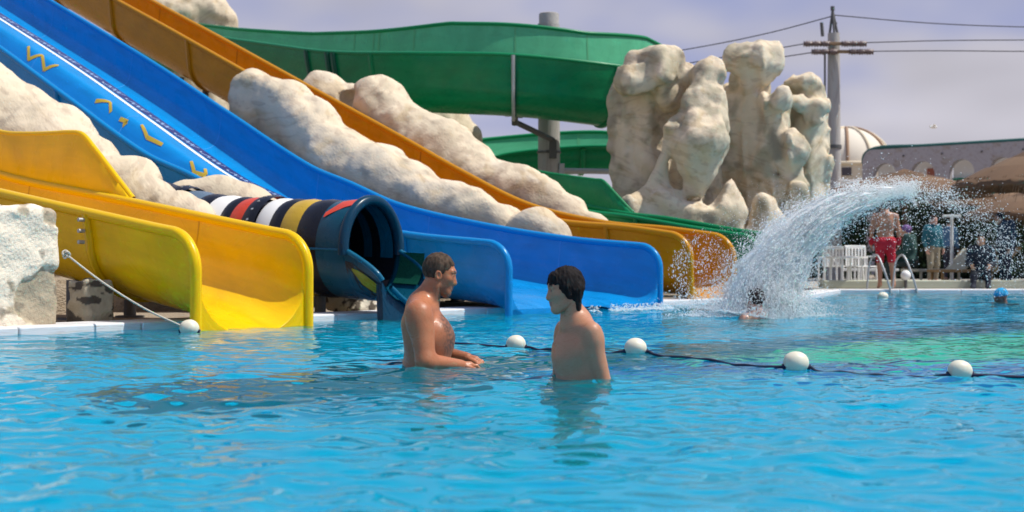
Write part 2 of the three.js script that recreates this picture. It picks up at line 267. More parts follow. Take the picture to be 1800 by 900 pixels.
function straightSlide(o, { S, W, rim, H, fillet = 0.3, len, round = 0.28, material, seam, hump, joints = [], lip = 0.042, panel, dip = 0, low = 0 }) {
  const drop = s => dip * (1 - smooth(0, 0.55, s));                 // the floor bends down to the water at the mouth
  const wallAt = s => drop(s) + (s >= round ? H : H - round + Math.sqrt(Math.max(0, round * round - (round - s) ** 2)));
  const section = s => trough(W, wallAt(s), fillet, hump ? hump(s) : 0);
  const ss = []; for (let i = 0; i < 12; i++) ss.push(round * (1 - Math.cos(Math.PI / 2 * i / 11))); for (let s = round + 0.15; s < len; s += 0.22) ss.push(s); ss.push(len);
  const base = s => rim(s) - H - drop(s);
  const put = (s, p) => p.map(([w, h]) => on(S, s, w, base(s) + h));
  const arc = [0]; const p0 = trough(W, H, fillet, hump ? 0.4 : 0); for (let i = 1; i < p0.length; i++) arc.push(arc[i - 1] + Math.hypot(p0[i][0] - p0[i - 1][0], p0[i][1] - p0[i - 1][1]));
  mesh('trough', merge([
    loft(ss.map(s => put(s, section(s))), false, (i, j) => [ss[i], arc[j]]),
    loft(ss.map(s => put(s, offset(section(s), 0.022)).reverse()), false, (i, j) => [ss[i], arc[arc.length - 1 - j] + 5]),
  ]), material, o);
  const near = [], far = [];
  for (const s of ss) { near.push(on(S, s, -0.012, base(s) + wallAt(s))); far.push(on(S, s, W + 0.012, base(s) + wallAt(s))); }
  const down = (w, list) => { const t = list[0].y; return [...list.reverse(), on(S, 0, w, t - 0.06), on(S, 0, w, mixn(t, -0.2, 0.5)), on(S, 0, w, -0.2 + low)]; };
  mesh('rolled_rim', tube(down(-0.012, near), lip, 320, 9), material, o); mesh('rolled_rim', tube(down(W + 0.012, far), lip, 320, 9), material, o);
  // square end plate round the channel
  const cut = put(0, section(0));
  const corner = side => { const rows = []; section(0).forEach(([w, h], i) => { const m = side < 0 ? w <= W / 2 : w >= W / 2; if (m) rows.push([cut[i], on(S, 0, side < 0 ? -0.012 : W + 0.012, side < 0 ? cut[i].y : cut[i].y)]); }); return rows; };
  for (const side of [-1, 1]) { const f = corner(side), b = f.map(r => r.map(p => p.clone().add(V(-UX * 0.05, 0, -UZ * 0.05)))); mesh('end_plate', merge([loft(f), loft(b), loft(f.map((r, i) => [r[1], b[i][1]]))]), material, o); }

  for (const s of joints) {
    const p = section(s);
    mesh('joint_seam', loft([put(s - 0.009, offset(p, -0.003)), put(s + 0.009, offset(p, -0.003))]), seam, o);
    mesh('joint_flange', loft([put(s - 0.03, offset(p, 0.024)), put(s - 0.03, offset(p, 0.07)), put(s + 0.03, offset(p, 0.07)), put(s + 0.03, offset(p, 0.024))]), material, o);
  }
  if (panel) {                                         // a raised splash board on the far wall: [s, height over the rim] along its top
    const n = 24, s0 = panel[0][0], s1 = panel[panel.length - 1][0], top = curve(panel), rows = [];
    const lin1 = s => { let i = 0; while (i < panel.length - 2 && s > panel[i + 1][0]) i++; const t = (s - panel[i][0]) / (panel[i + 1][0] - panel[i][0]); return mixn(panel[i][1], panel[i + 1][1], t); };
    const all = [...Array(n + 1).keys()].map(i => s0 + (s1 - s0) * i / n);
    for (const s of all) { const y0 = rim(s) + 0.03, y1 = rim(s) + Math.max(0.032, lin1(s)); rows.push([on(S, s, W + 0.0, y0), on(S, s, W + 0.05, y1), on(S, s, W + 0.10, y1), on(S, s, W + 0.06, y0)]); }
    mesh('splash_board', loft(rows, true, (i, j) => [all[i], j * 0.3]), material, o);
    mesh('board_rim', tube(all.map(s => on(S, s, W + 0.075, rim(s) + Math.max(0.032, lin1(s)))), 0.032, 120, 8), material, o);
  }
  return { section, base, put, wallAt };
}
const steelPost = (o, S, s, w, y) => { mesh('support_post', merge([rod(on(S, s, w, DECK - 0.03), on(S, s, w, y), 0.06), rod(on(S, s, w, DECK - 0.03), on(S, s, w, DECK - 0.01), 0.14)]), M.darkSteel, o); };

// yellow slide
const SY = [-2.63, -11.4];
{
  const o = group('yellow_slide', 'wide yellow fibreglass slide with raised splash board, mouth dipping into the pool', 'slide');
  const rim = curve([[0, 0.80], [0.35, 0.84], [0.75, 0.9], [2, 1.095], [2.95, 1.245], [5, 1.57], [8, 2.3], [11, 3.3]]);
  straightSlide(o, { S: SY, W: 1.25, rim, H: 0.74, dip: 0.1, fillet: 0.5, len: 8, material: M.yellow, seam: M.yellowSeam, joints: [1.5, 4.4], lip: 0.05, round: 0.3, panel: [[2.66, 0.03], [3.5, 0.60], [3.62, 0.63], [5, 0.47], [8, 0.45]] });
  for (const [s, h] of [[1.5, 0.68], [1.5, 0.58], [1.5, 0.48]]) mesh('flange_bolt', rod(on(SY, s + 0.0, -0.12, rim(s) - 0.74 + h), on(SY, s, -0.06, rim(s) - 0.74 + h), 0.018), M.steel, o);
  for (const s of [2.2, 4.6, 7]) { steelPost(o, SY, s, 0.3, rim(s) - 0.72); steelPost(o, SY, s, 0.95, rim(s) - 0.72); }
}
// blue slide with two lanes
const SB = [-0.03, -15.0];
{
  const o = group('blue_slide', 'long steep blue slide of two lanes with lettered middle band', 'slide');
  const rim = curve([[0, 0.76], [0.3, 0.79], [1.4, 0.885], [2.9, 1.10], [4.5, 1.42], [5.5, 1.77], [6.46, 2.10], [8.36, 3.05], [10.3, 4.03], [13.6, 5.58], [17, 7.2]]);
  const hump = s => 0.06 + 0.36 * smooth(1.5, 6, s), W = 3.1;
  const k = straightSlide(o, { S: SB, W, rim, H: 0.69, dip: 0.09, fillet: 0.34, len: 17, material: M.blue, seam: M.blueSeam, hump, joints: [1.55, 3.9, 6.2, 8.5, 10.9, 13.3, 15.7], lip: 0.045, round: 0.26 });
  const m = W / 2, strip = (w0, w1, lift, s0, s1, n = 60) => { const rows = []; for (let i = 0; i <= n; i++) { const s = s0 + (s1 - s0) * i / n, y = k.base(s) + hump(s) + lift; rows.push([0, 0.5, 1].map(t => { const w = mixn(w0, w1, t), q = (w - (m - 0.26)) / 0.56; return on(SB, s, w, y + 0.012 * Math.sin(Math.PI * clamp(q))); })); } return loft(rows, false, (i, j) => [mixn(s0, s1, i / n) / 0.62, j / 2]); };
  mesh('white_stripe', strip(m - 0.02, m + 0.045, 0.005, 2.4, 17), M.white, o);
  const c = document.createElement('canvas'); c.width = 256; c.height = 64; const q = c.getContext('2d');
  q.fillStyle = '#0a1a63'; q.fillRect(0, 0, 256, 64); q.strokeStyle = '#a9cdee'; q.lineWidth = 6; q.lineCap = 'round';
  for (const [x, y, a, b] of [[20, 14, 52, 44], [52, 44, 60, 18], [60, 18, 92, 46], [92, 46, 104, 20], [108, 22, 140, 48], [140, 48, 150, 22], [156, 26, 190, 50]]) { q.beginPath(); q.moveTo(x, y); q.lineTo(a, b); q.stroke(); }
  q.fillStyle = '#c9dced'; q.beginPath(); q.arc(214, 40, 7, 0, 7); q.fill();
  const t = new THREE.CanvasTexture(c); t.wrapS = t.wrapT = THREE.RepeatWrapping; t.colorSpace = THREE.SRGBColorSpace; t.magFilter = THREE.LinearFilter;
  mesh('lettered_band', strip(m + 0.09, m + 0.29, 0.005, 2.4, 17), new THREE.MeshPhysicalMaterial({ map: t, roughness: 0.45, clearcoat: 0.3, side: THREE.DoubleSide }), o);
  // yellow lettering painted along the near lane's hump
  const yAt = (s, w) => { const p = k.section(s); let i = 0; while (i < p.length - 2 && p[i + 1][0] < w) i++; const a = p[i], b = p[i + 1]; return k.base(s) + mixn(a[1], b[1], clamp((w - a[0]) / (b[0] - a[0] + 1e-6))) + 0.014; };
  const stroke = (s0, w0, s1, w1, wide) => { const rows = [], ds = s1 - s0, dw = w1 - w0, l = Math.hypot(ds, dw); for (let i = 0; i <= 8; i++) { const f = i / 8, row = []; for (const e of [-1, -0.5, 0, 0.5, 1]) { const s = s0 + ds * f - dw / l * wide * e / 2, w = w0 + dw * f + ds / l * wide * e / 2; row.push(on(SB, s, w, yAt(s, w))); } rows.push(row); } return loft(rows); };
  const letters = [
    [[12.9, 1.05, 12.45, 1.12], [12.45, 1.12, 12.5, 1.3]],
    [[11.25, 1.28, 11.05, 1.05], [11.05, 1.05, 10.85, 1.28], [10.85, 1.28, 10.6, 1.05], [10.6, 1.05, 10.4, 1.3]],
    [[9.25, 1.12, 9.0, 1.3], [9.0, 1.3, 8.85, 1.12]], [[8.62, 1.12, 8.45, 1.16], [8.45, 1.16, 8.5, 1.06]],
    [[8.2, 1.3, 7.95, 1.14], [7.95, 1.14, 7.62, 1.2]], [[7.0, 1.28, 6.82, 1.12], [6.82, 1.12, 6.6, 1.2], [6.6, 1.2, 6.72, 1.34]],
    [[14.2, 1.1, 13.8, 1.25], [13.8, 1.25, 13.7, 1.1]],
  ];
  for (const l of letters) mesh('yellow_letter', merge(l.map(a => stroke(a[0], 1.2 + (a[1] - 1.18) * 0.55, a[2], 1.2 + (a[3] - 1.18) * 0.55, 0.045))), M.sign, o);
  for (const s of [3, 6, 9, 12, 15]) for (const w of [0.5, 1.55, 2.6]) steelPost(o, SB, s, w, k.base(s) - 0.03);
}
// orange slide
const SO = [2.49, -19.0];
{
  const o = group('orange_slide', 'orange slide descending between the cream rock ridges behind the blue one', 'slide');
  const rim = curve([[0, 0.92], [0.37, 0.98], [1.14, 1.08], [2.27, 1.19], [3.78, 1.52], [5.2, 2.12], [6.57, 2.77], [9.46, 4.1], [11.4, 5.0], [13.2, 5.82], [17, 7.6]]);
  straightSlide(o, { S: SO, W: 1.2, rim, H: 0.86, fillet: 0.42, len: 17, material: M.orange, seam: M.orangeSeam, joints: [1.4, 3.6, 6.1, 8.6, 10.9, 13.3, 15.5], lip: 0.05, round: 0.3, low: 0.22 });
  for (const s of [1.2, 3.5, 6, 8.8, 11.5, 14]) { steelPost(o, SO, s, 0.3, rim(s) - 0.9); steelPost(o, SO, s, 0.9, rim(s) - 0.9); }
}
// green spiral slide
const SG = [3.75, -20.7];
{
  const o = group('green_slide', 'green spiral slide curving round a concrete column and behind the rocks', 'slide');
  const rim = curve([[0, 0.95], [0.4, 1.0], [1.2, 1.12], [2.4, 1.32], [3.2, 1.42], [4.6, 1.7], [6.5, 2.2], [8, 2.5]]);
  straightSlide(o, { S: SG, W: 1.2, rim, H: 0.8, fillet: 0.32, len: 6.2, material: M.green, seam: M.greenSeam, joints: [2.2], lip: 0.045, low: 0.22, panel: [[3.1, 0.03], [3.72, 0.5], [4.6, 0.44], [6.2, 0.3]] });
  // path of the right-hand rim of the spiral, seen along the ride: point, height of the right wall, height of the left wall
  const way = [
    [at(200, 40, 36.5), 1.05, 1.25], [at(330, 58, 33), 1.05, 1.3], [at(470, 78, 30.6), 1.05, 1.45], [at(585, 92, 28.9), 1.08, 1.7], [at(740, 94, 27.4), 1.1, 1.92], [at(905, 97, 27.0), 1.12, 1.95], [at(1085, 116, 27.4), 1.12, 1.98],
    [at(1225, 138, 28.8), 1.12, 2.12], [V(5.2, 4.3, -31.2), 1.1, 1.9], [V(4.9, 4.0, -33.8), 1.1, 1.2], [V(3.6, 3.75, -35.2), 1.1, 0.9], [at(1060, 232, 35.2), 1.1, 0.62], [at(840, 246, 34.8), 1.1, 0.6], [V(-2.6, 3.3, -33.4), 1.1, 0.8], [V(-3.6, 2.95, -31), 1.05, 0.85], [V(-3.4, 2.6, -28.2), 0.9, 0.85], [V(-2.6, 2.35, -26.2), 0.8, 0.8], [on(SG, 6.2, 0, rim(6.2)), 0.8, 0.8],
  ];
  const C = new THREE.CatmullRomCurve3(way.map(q => q[0]), false, 'centripetal'), wideAll = 1.3;
  const N = 240, rings = [], outer = [], rimR = [], rimL = [];
  const frame = u => {
    const p = C.getPoint(u), t = C.getTangent(u); t.y = 0; t.normalize(); const left = V(t.z, 0, -t.x), i = Math.min(way.length - 2, Math.floor(u * (way.length - 1))), f = u * (way.length - 1) - i;
    return { p, left, hr: mixn(way[i][1], way[i + 1][1], f), hl: mixn(way[i][2], way[i + 1][2], f) };
  };
  const sect = (u, out) => {
    const { p, left, hr, hl } = frame(u), r = []; let pts = [];
    const R = 0.55, W = wideAll;
    for (let i = 0; i <= 6; i++) pts.push([0.10 * (i / 6) ** 1.4, hr - (hr - R) * i / 6]);
    for (let i = 1; i <= 10; i++) { const a = Math.PI / 2 * i / 10; pts.push([0.10 + R * (1 - Math.cos(a)), R * (1 - Math.sin(a))]); }
    for (let i = 1; i <= 10; i++) { const a = Math.PI / 2 * (1 - i / 10); pts.push([W - 0.10 - R * (1 - Math.cos(a)), R * (1 - Math.sin(a))]); }
    for (let i = 1; i <= 8; i++) pts.push([W - 0.10 + 0.10 * (i / 8), R + (hl - R) * i / 8]);
    if (out) pts = offset(pts, out);
    return pts.map(([w, h]) => p.clone().addScaledVector(left, w).add(V(0, h - hr, 0)));
  };
  for (let i = 0; i <= N; i++) { rings.push(sect(i / N)); outer.push(sect(i / N, 0.025).reverse()); rimR.push(rings[i][0]); rimL.push(rings[i][rings[i].length - 1]); }
  mesh('spiral_trough', loft(outer, false, (i, j) => [i * 0.16, j * 0.09 + 5]), M.green, o); mesh('spiral_lining', loft(rings, false, (i, j) => [i * 0.16, j * 0.09]), M.greenFadedLit, o).userData.label = 'sun bleached green inside of the trough, with sunlight painted into its pale colour';  // lining paler than the outside: bleaching plus sunlight put into the colour
  mesh('spiral_rim', tube(rimR, 0.045, 360, 8), M.green, o); mesh('spiral_rim', tube(rimL, 0.04, 360, 8), M.green, o);
  // flanges where two pieces of the trough are bolted together
  const flange = (u, deep, m) => { const e = 0.0011; mesh('joint_flange', loft([sect(u - e, 0.02), sect(u - e, deep), sect(u + e, deep), sect(u + e, 0.02)]), m, o); mesh('joint_seam', loft([sect(u - 0.0006, -0.006), sect(u + 0.0006, -0.006)]), M.greenSeam, o); };
  const uAt = px => { let best = 0, bd = 1e9; for (let i = 0; i < 900; i++) { const u = i / 900 * 0.42, p = C.getPoint(u), q = Math.abs(900 + FOCAL * p.x / -p.z - px); if (q < bd) { bd = q; best = u; } } return best; };
  flange(uAt(540), 0.08, M.greenDark); flange(uAt(578), 0.09, M.greenDark); flange(uAt(588), 0.09, M.greenDark); flange(uAt(652), 0.05, M.green); flange(uAt(905), 0.07, M.greenDark); flange(uAt(1085), 0.07, M.green);
  flange(0.66, 0.07, M.green); flange(0.72, 0.07, M.green);
  // a steel hoop under the trough at the column
  const uh = uAt(902), hoop = sect(uh, 0.085).slice(0, 20);
  mesh('support_hoop', tube(hoop, 0.035, 60, 8), M.steel, o);
}
// column that carries the spiral
{
  const base = at(965, 300, 29.4), o = group('support_column', 'tall grey concrete column standing behind the curve of the green slide', 'column', [base.x, 0, base.z]);
  mesh('shaft', new THREE.LatheGeometry([[0, 5.95], [0.19, 5.95], [0.215, 5.93], [0.215, 5.7], [0.23, 5.68], [0.235, 3], [0.25, 0], [0, 0]].map(p => new THREE.Vector2(...p)), 40), M.concrete, o);
  const L = (px, py, d) => at(px, py, d).sub(V(base.x, 0, base.z));
  mesh('bracket_arm', merge([rod(L(905, 186, 27.9), L(905, 218, 28.2), 0.07), rod(L(905, 214, 28.2), L(972, 246, 29.0), 0.06), box(0.16, 0.4, 0.12, L(972, 262, 29.0).x, L(972, 262, 29.0).y, L(972, 262, 29.0).z)]), M.darkSteel, o);
  mesh('tie_pipe', rod(L(725, 188, 28.6), L(905, 189, 28.1), 0.055), M.steel, o);
  mesh('tie_pipe', rod(L(905, 189, 28.1), L(948, 188, 29.2), 0.05), M.steel, o);
  mesh('clamp', merge([box(0.1, 0.26, 0.14, L(915, 196, 28.1).x, L(915, 196, 28.1).y, L(915, 196, 28.1).z), box(0.3, 0.06, 0.1, L(900, 202, 28.1).x, L(900, 202, 28.1).y, L(900, 202, 28.1).z), box(0.1, 0.3, 0.1, L(935, 190, 28.8).x, L(935, 190, 28.8).y, L(935, 190, 28.8).z)]), M.darkSteel, o);
  mesh('clamp', merge([box(0.12, 0.3, 0.14, 0.27, 2.55, 0.1), rod(V(0.2, 2.55, 0.1), V(1.4, 2.52, 0.2), 0.06)]), M.steel, o);
  mesh('bolt_collar', new THREE.TorusGeometry(0.235, 0.03, 8, 32).rotateX(Math.PI / 2).translate(0, 2.95, 0), M.darkSteel, o);
  mesh('cable', tube([V(-0.22, 5.7, 0.1), V(-0.3, 5.5, 0.15), V(-0.27, 5.2, 0.2)], 0.02, 20, 6), M.darkSteel, o);
}
// striped tunnel slide
const ST = [-1.36, -13.3];
{
  const o = group('tunnel_slide', 'dark teal tunnel slide with painted stripes and an eye at its mouth', 'slide');
  const mid = curve([[0, 0.68], [0.45, 0.70], [1.5, 0.74], [2.8, 0.83], [4, 1.05], [5.5, 1.45], [7, 1.92], [9, 2.6]]), R = 0.5, w0 = 0.46, KX = 0.8;   // an upright oval tube
  const ring = (s, r, n = 44, a0 = 0, a1 = 2 * Math.PI) => { const p = []; for (let i = 0; i <= n; i++) { const a = a0 + (a1 - a0) * i / n; p.push(on(ST, s, w0 - r * KX * Math.cos(a), mid(s) + r * Math.sin(a))); } return p; };   // a = 0 near side, 90 degrees top
  const band = (s0, s1, m, r = R, name = 'tube_band') => { const k = Math.max(3, Math.ceil((s1 - s0) / 0.08)), rows = []; for (let i = 0; i <= k; i++) rows.push(ring(mixn(s0, s1, i / k), r + 0.016 * Math.sin(Math.PI * i / k))); return mesh(name, loft(rows, false, (i, j) => [i * 0.08, j * 0.07]), m, o); };
  const list = [[0.45, 0.86, M.teal], [0.86, 1.16, M.black], [1.16, 1.42, M.sign], [1.42, 1.6, M.black], [1.6, 1.82, M.white], [2.02, 2.26, M.red], [2.26, 2.42, M.black], [2.42, 2.7, M.white], [2.7, 2.92, M.black], [2.92, 3.25, M.greyBlue], [3.45, 4.4, M.black], [4.4, 5.2, M.white], [5.2, 6.3, M.black]];
  for (const [a, b, m] of list) band(a, b, m);
  for (let i = 0; i < 10; i++) band(6.3 + i * 0.22, 6.3 + (i + 1) * 0.22, i % 2 ? M.black : M.white);
  for (const [a, b] of [[1.82, 2.02], [3.25, 3.45]]) {            // bolted joints, a little proud
    const j = band(a - 0.004, b + 0.004, M.black, R + 0.03, 'joint_band');
    for (let i = 1; i < 12; i++) { const g = Math.PI * i / 12; const p = q => on(ST, (a + b) / 2, w0 - q * KX * Math.cos(g), mid((a + b) / 2) + q * Math.sin(g)); mesh('bolt', rod(p(R + 0.02), p(R + 0.05), 0.016, 0.016, 6), M.steel, j); }
  }
  mesh('inner_lining', loft([...Array(30).keys()].map(i => ring(0.47 + i * 0.28, R - 0.03))), M.black, o);
  // thick round lip at the end of the closed tube, over the open half
  mesh('mouth_rim', tube(ring(0.45, R + 0.01, 40, -0.1, Math.PI + 0.1), 0.055, 90, 10), M.navy, o);
  mesh('seam_line', tube([...Array(8).keys()].map(i => on(ST, 0.5 + i * 0.2, w0 - R * KX - 0.012, mid(0.5 + i * 0.2))), 0.012, 30, 6), M.tealLight, o);
  // red flash on the teal end
  mesh('red_flash', loft([[0.5, 62, 84], [0.6, 56, 86], [0.72, 46, 70], [0.82, 38, 46]].map(([s, a, b]) => [0, 0.5, 1].map(t => { const g = mixn(a, b, t) * Math.PI / 180; return on(ST, s, w0 - (R + 0.021) * KX * Math.cos(g), mid(s) + (R + 0.021) * Math.sin(g)); }))), M.red, o);
  // painted hoops inside the mouth
  const inside = (s0, s1, a0, a1, m, name = 'painted_hoop') => { const n = 20; mesh(name, loft([[s0, 0], [s1, 1]].map(([s]) => [...Array(n + 1).keys()].map(i => { const a = mixn(a0, a1, i / n) * Math.PI / 180; return on(ST, s, w0 - (R - 0.036) * KX * Math.cos(a), mid(s) + (R - 0.036) * Math.sin(a)); }))), m, o); };
  inside(0.5, 0.68, 60, 190, M.tealLight); inside(0.8, 0.92, 100, 190, M.teal);
  // open half pipe in front of the tube: its lip swings down to the mouth
  const cut = s => { const t = clamp(s / 0.45); return -0.62 * (1 - Math.pow(t, 0.55)); };    // angle of the lip below the middle of the tube
  const rows = [], out = [], lipN = [], lipF = [], ks = 16;
  for (let i = 0; i <= ks; i++) { const s = 0.46 * i / ks - 0.0, a = cut(s); const lo = -a, p = [], q = []; for (let k = 0; k <= 30; k++) { const g = -lo - (Math.PI - 2 * lo) * k / 30; p.push(on(ST, s, w0 - (R - 0.01) * KX * Math.cos(g), mid(s) + (R - 0.01) * Math.sin(g))); q.push(on(ST, s, w0 - (R + 0.015) * KX * Math.cos(g), mid(s) + (R + 0.015) * Math.sin(g))); } rows.push(p); out.push(q.reverse()); lipN.push(p[0]); lipF.push(p[30]); }
  mesh('half_pipe', merge([loft(rows), loft(out)]), M.teal, o);
  mesh('half_pipe_lip', tube(lipN, 0.028, 40, 8), M.tealLight, o); mesh('half_pipe_lip', tube(lipF, 0.028, 40, 8), M.tealLight, o);
  // eye painted on the near outside: black field, yellow leaf, light streak
  const patch = (pts, r, m, name) => mesh(name, loft(pts.map(([s, a, b]) => [0, 0.33, 0.67, 1].map(t => { const g = mixn(a, b, t) * Math.PI / 180; return on(ST, s, w0 - r * KX * Math.cos(g), mid(s) + r * Math.sin(g)); }))), m, o);
  patch([[0.43, -12, -26], [0.34, -14, -48], [0.22, -22, -60], [0.1, -31, -66], [0.02, -38, -66]], R + 0.019, M.black, 'eye_field');
  patch([[0.35, -20, -23], [0.27, -22, -40], [0.17, -28, -52], [0.07, -38, -56], [0.02, -46, -54]], R + 0.024, M.eye, 'painted_eye');
  patch([[0.44, -50, -60], [0.34, -60, -74], [0.2, -70, -84], [0.02, -76, -92]], R + 0.022, M.tealLight, 'painted_streak');
  // apron under the mouth, reaching into the water
  const ap = []; for (let i = 0; i <= 16; i++) { const g = -(0.62 + (Math.PI - 1.24) * i / 16); ap.push([on(ST, 0, w0 - R * KX * Math.cos(g), mid(0) + R * Math.sin(g)), on(ST, -0.03, w0 - R * KX * Math.cos(g) * 1.0, -0.25)]); }
  const back = ap.map(([a, b]) => [a.clone().add(V(-UX * 0.08, 0, -UZ * 0.08)), b.clone().add(V(-UX * 0.08, 0, -UZ * 0.08))]);
  mesh('apron', merge([loft(ap), loft(back), loft([ap[0], back[0]]), loft([ap[16], back[16]])]), M.navy, o);
  mesh('painted_streak', tube([...Array(14).keys()].map(i => { const t = i / 13; return on(ST, -0.035 - 0.0 * t, mixn(0.22, 0.82, t), mixn(0.33, 0.05, Math.sin(t * 1.5))); }), 0.03, 40, 6), M.tealLight, o);
  inside(0.06, 0.4, 182, 226, M.eyeGreen, 'painted_eye');
  for (const s of [1.2, 2.6, 4.6, 7]) steelPost(o, ST, s, w0, mid(s) - R);
}
// ---------------------------------------------------------------- rocks
// a rock from balls [px, py of its top as seen, distance, radius, stretch down] joined in order or singly, roughened
const rockColor = (seed, dark, olive) => (x, y, z) => {
  const a = fbm(x * 0.9 + seed, y * 0.9, z * 0.9, 4), b = fbm(x * 3.1, y * 3.1 + seed, z * 3.1, 4), c = fbm(x * 9, y * 9, z * 9 + seed, 2);
  let k = [0.69, 0.585, 0.435]; const m = 1 + 0.22 * a + 0.14 * b + 0.1 * c;
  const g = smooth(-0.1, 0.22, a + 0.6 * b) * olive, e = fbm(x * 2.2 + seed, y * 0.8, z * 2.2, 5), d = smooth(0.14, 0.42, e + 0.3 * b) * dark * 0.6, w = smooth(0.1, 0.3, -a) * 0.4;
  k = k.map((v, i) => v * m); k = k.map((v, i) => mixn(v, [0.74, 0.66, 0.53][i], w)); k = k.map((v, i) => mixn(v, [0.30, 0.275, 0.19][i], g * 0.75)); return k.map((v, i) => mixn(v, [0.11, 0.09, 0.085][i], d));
};
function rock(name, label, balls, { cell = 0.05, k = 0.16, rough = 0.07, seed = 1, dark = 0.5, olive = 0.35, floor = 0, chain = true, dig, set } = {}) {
  const B = balls.map(([px, py, d, r, down = 0]) => { const p = at(px, py, d); return [p.x, p.y - r, p.z, r, down]; });
  const lo = [1e9, 1e9, 1e9], hi = [-1e9, -1e9, -1e9];
  for (const [x, y, z, r, dn] of B) [[x, r], [y, r], [z, r]].forEach(([v, q], i) => { lo[i] = Math.min(lo[i], v - q - 0.25 - (i === 1 ? dn : 0)); hi[i] = Math.max(hi[i], v + q + 0.25); });
  lo[1] = Math.max(lo[1], floor);
  const f = (x, y, z) => {
    let d = 1e9;
    for (let i = 0; i < B.length; i++) {
      const b = B[i]; d = smin(d, cone(x, y, z, [b[0], b[1], b[2]], [b[0], b[1] - b[4] - 0.001, b[2]], b[3], b[3] * (b[4] ? 1.12 : 1)), k);
      if (chain && i) { const a = B[i - 1]; d = smin(d, cone(x, y, z, a, b, a[3], b[3]), k); }
    }
    d += k * 0.35;
    if (Math.abs(d) < 0.5) { d += rough * 2.0 * fbm(x * 0.9 + seed, y * 0.9, z * 0.9, 3) + rough * 0.6 * (0.3 - Math.abs(nz(x * 2.1 + seed, y * 1.6, z * 2.1))) + rough * 0.22 * (0.3 - Math.abs(nz(x * 4.6, y * 3.8 + seed, z * 4.6))) + rough * 0.3 * fbm(x * 6, y * 6 + seed, z * 6, 3); }
    if (dig) for (const [p, r] of dig) d = -smin(-d, Math.hypot((x - p.x) / r[0], (y - p.y) / r[1], (z - p.z) / r[2]) * Math.min(...r) - Math.min(...r), 0.06);
    return Math.max(d, floor + cell * 1.2 - y);
  };
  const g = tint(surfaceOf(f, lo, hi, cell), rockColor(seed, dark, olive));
  return tag(mesh(name, g, M.rock), label, 'rock', set);
}
// [px, py] of a point of the outline on the vertical plane through S along the slides -> distance
const plane = (S, px) => { const r = (px - 900) / FOCAL, s = (S[0] + S[1] * r) / (UX + UZ * r); return -S[1] + UZ * s; };
const ridge = (S, list) => list.map(([px, py, r, down = 0]) => [px, py, plane(S, px), r, down]);
const S2 = [2.30, -18.1], S3 = [3.62, -20.5], G1 = [-1.75, -12.95];
rock('rock_ridge', 'cream sculpted rock ridge between the blue slide and the orange slide', ridge(S2, [[448, 110, 0.44, 0.7], [500, 137, 0.46, 0.8], [545, 178, 0.5, 0.5], [600, 226, 0.55, 0.5], [665, 254, 0.55, 0.5], [720, 283, 0.5, 0.5], [770, 315, 0.46, 0.4], [830, 326, 0.44, 0.3], [880, 352, 0.36, 0.3]]), { seed: 2.1, dark: 0.9, rough: 0.1, k: 0.16, set: 'rock ridges between the slides' });
rock('boulder', 'small rounded cream boulder at the foot of the ridge beside the blue slide', ridge(S2, [[905, 372, 0.26], [945, 362, 0.34, 0.3], [972, 385, 0.28, 0.2], [990, 415, 0.2]]), { seed: 9.1, rough: 0.04, cell: 0.035 });
rock('rock_ridge', 'cream rock ridge with a dark hollow between the orange slide and the green slide', ridge(S3, [[560, 124, 0.4, 1], [605, 150, 0.42, 1], [665, 130, 0.55, 1], [715, 178, 0.55, 1], [775, 202, 0.6, 0.8], [822, 250, 0.55, 0.7], [860, 286, 0.5, 0.6], [905, 288, 0.5, 0.5], [955, 312, 0.42, 0.5], [1000, 348, 0.3, 0.3], [1045, 374, 0.18, 0.2], [1082, 392, 0.1, 0.1]]), { seed: 5.7, dark: 0.35, rough: 0.1, k: 0.16, dig: [[at(613, 176, plane(S3, 613) - 0.42), [0.24, 0.26, 0.4]]], set: 'rock ridges between the slides' });
rock('rock_ridge', 'cream rock mound behind the yellow splash board, covering the striped tunnel', [[-60, 92, 18.2, 0.8, 1], [20, 146, 17.8, 0.75, 1], [75, 180, 17.2, 0.7, 1], [125, 220, 16.6, 0.62, 0.9], [175, 256, 16.2, 0.55, 0.8], [222, 268, 15.9, 0.4, 0.8], [262, 312, 15.5, 0.4, 0.6], [310, 330, 15.2, 0.36, 0.4], [345, 350, 15.0, 0.28, 0.3], [362, 376, 14.9, 0.2, 0.2]], { seed: 12.4, dark: 0.25, rough: 0.09, k: 0.16, cell: 0.042, set: 'rock ridges between the slides' });
rock('boulder', 'low cream boulder between the striped tunnel and the blue slide', [[325, 312, 17.2, 0.32, 0.5], [385, 308, 17.2, 0.36, 0.5], [440, 322, 17.1, 0.34, 0.5], [485, 345, 17.0, 0.25, 0.4]], { seed: 15.4, dark: 0.2, rough: 0.04, cell: 0.04 });
rock('rock_cliff', 'cream rock cliff rising above the top of the orange slide', [[255, -40, 37, 0.9, 4], [300, -15, 36.6, 0.7, 4], [335, -8, 36.5, 0.55, 4], [368, -14, 36.6, 0.5, 4], [392, 14, 36.8, 0.42, 4]], { seed: 18.4, dark: 0.8, rough: 0.12, k: 0.15, cell: 0.07 });
rock('boulder', 'cream boulder standing under the green slide behind the ridge', [[745, 172, 30.2, 0.4, 1.8], [790, 182, 30, 0.5, 2], [815, 205, 29.8, 0.42, 1.5]], { seed: 20.4, dark: 0.3, rough: 0.08, cell: 0.06 });
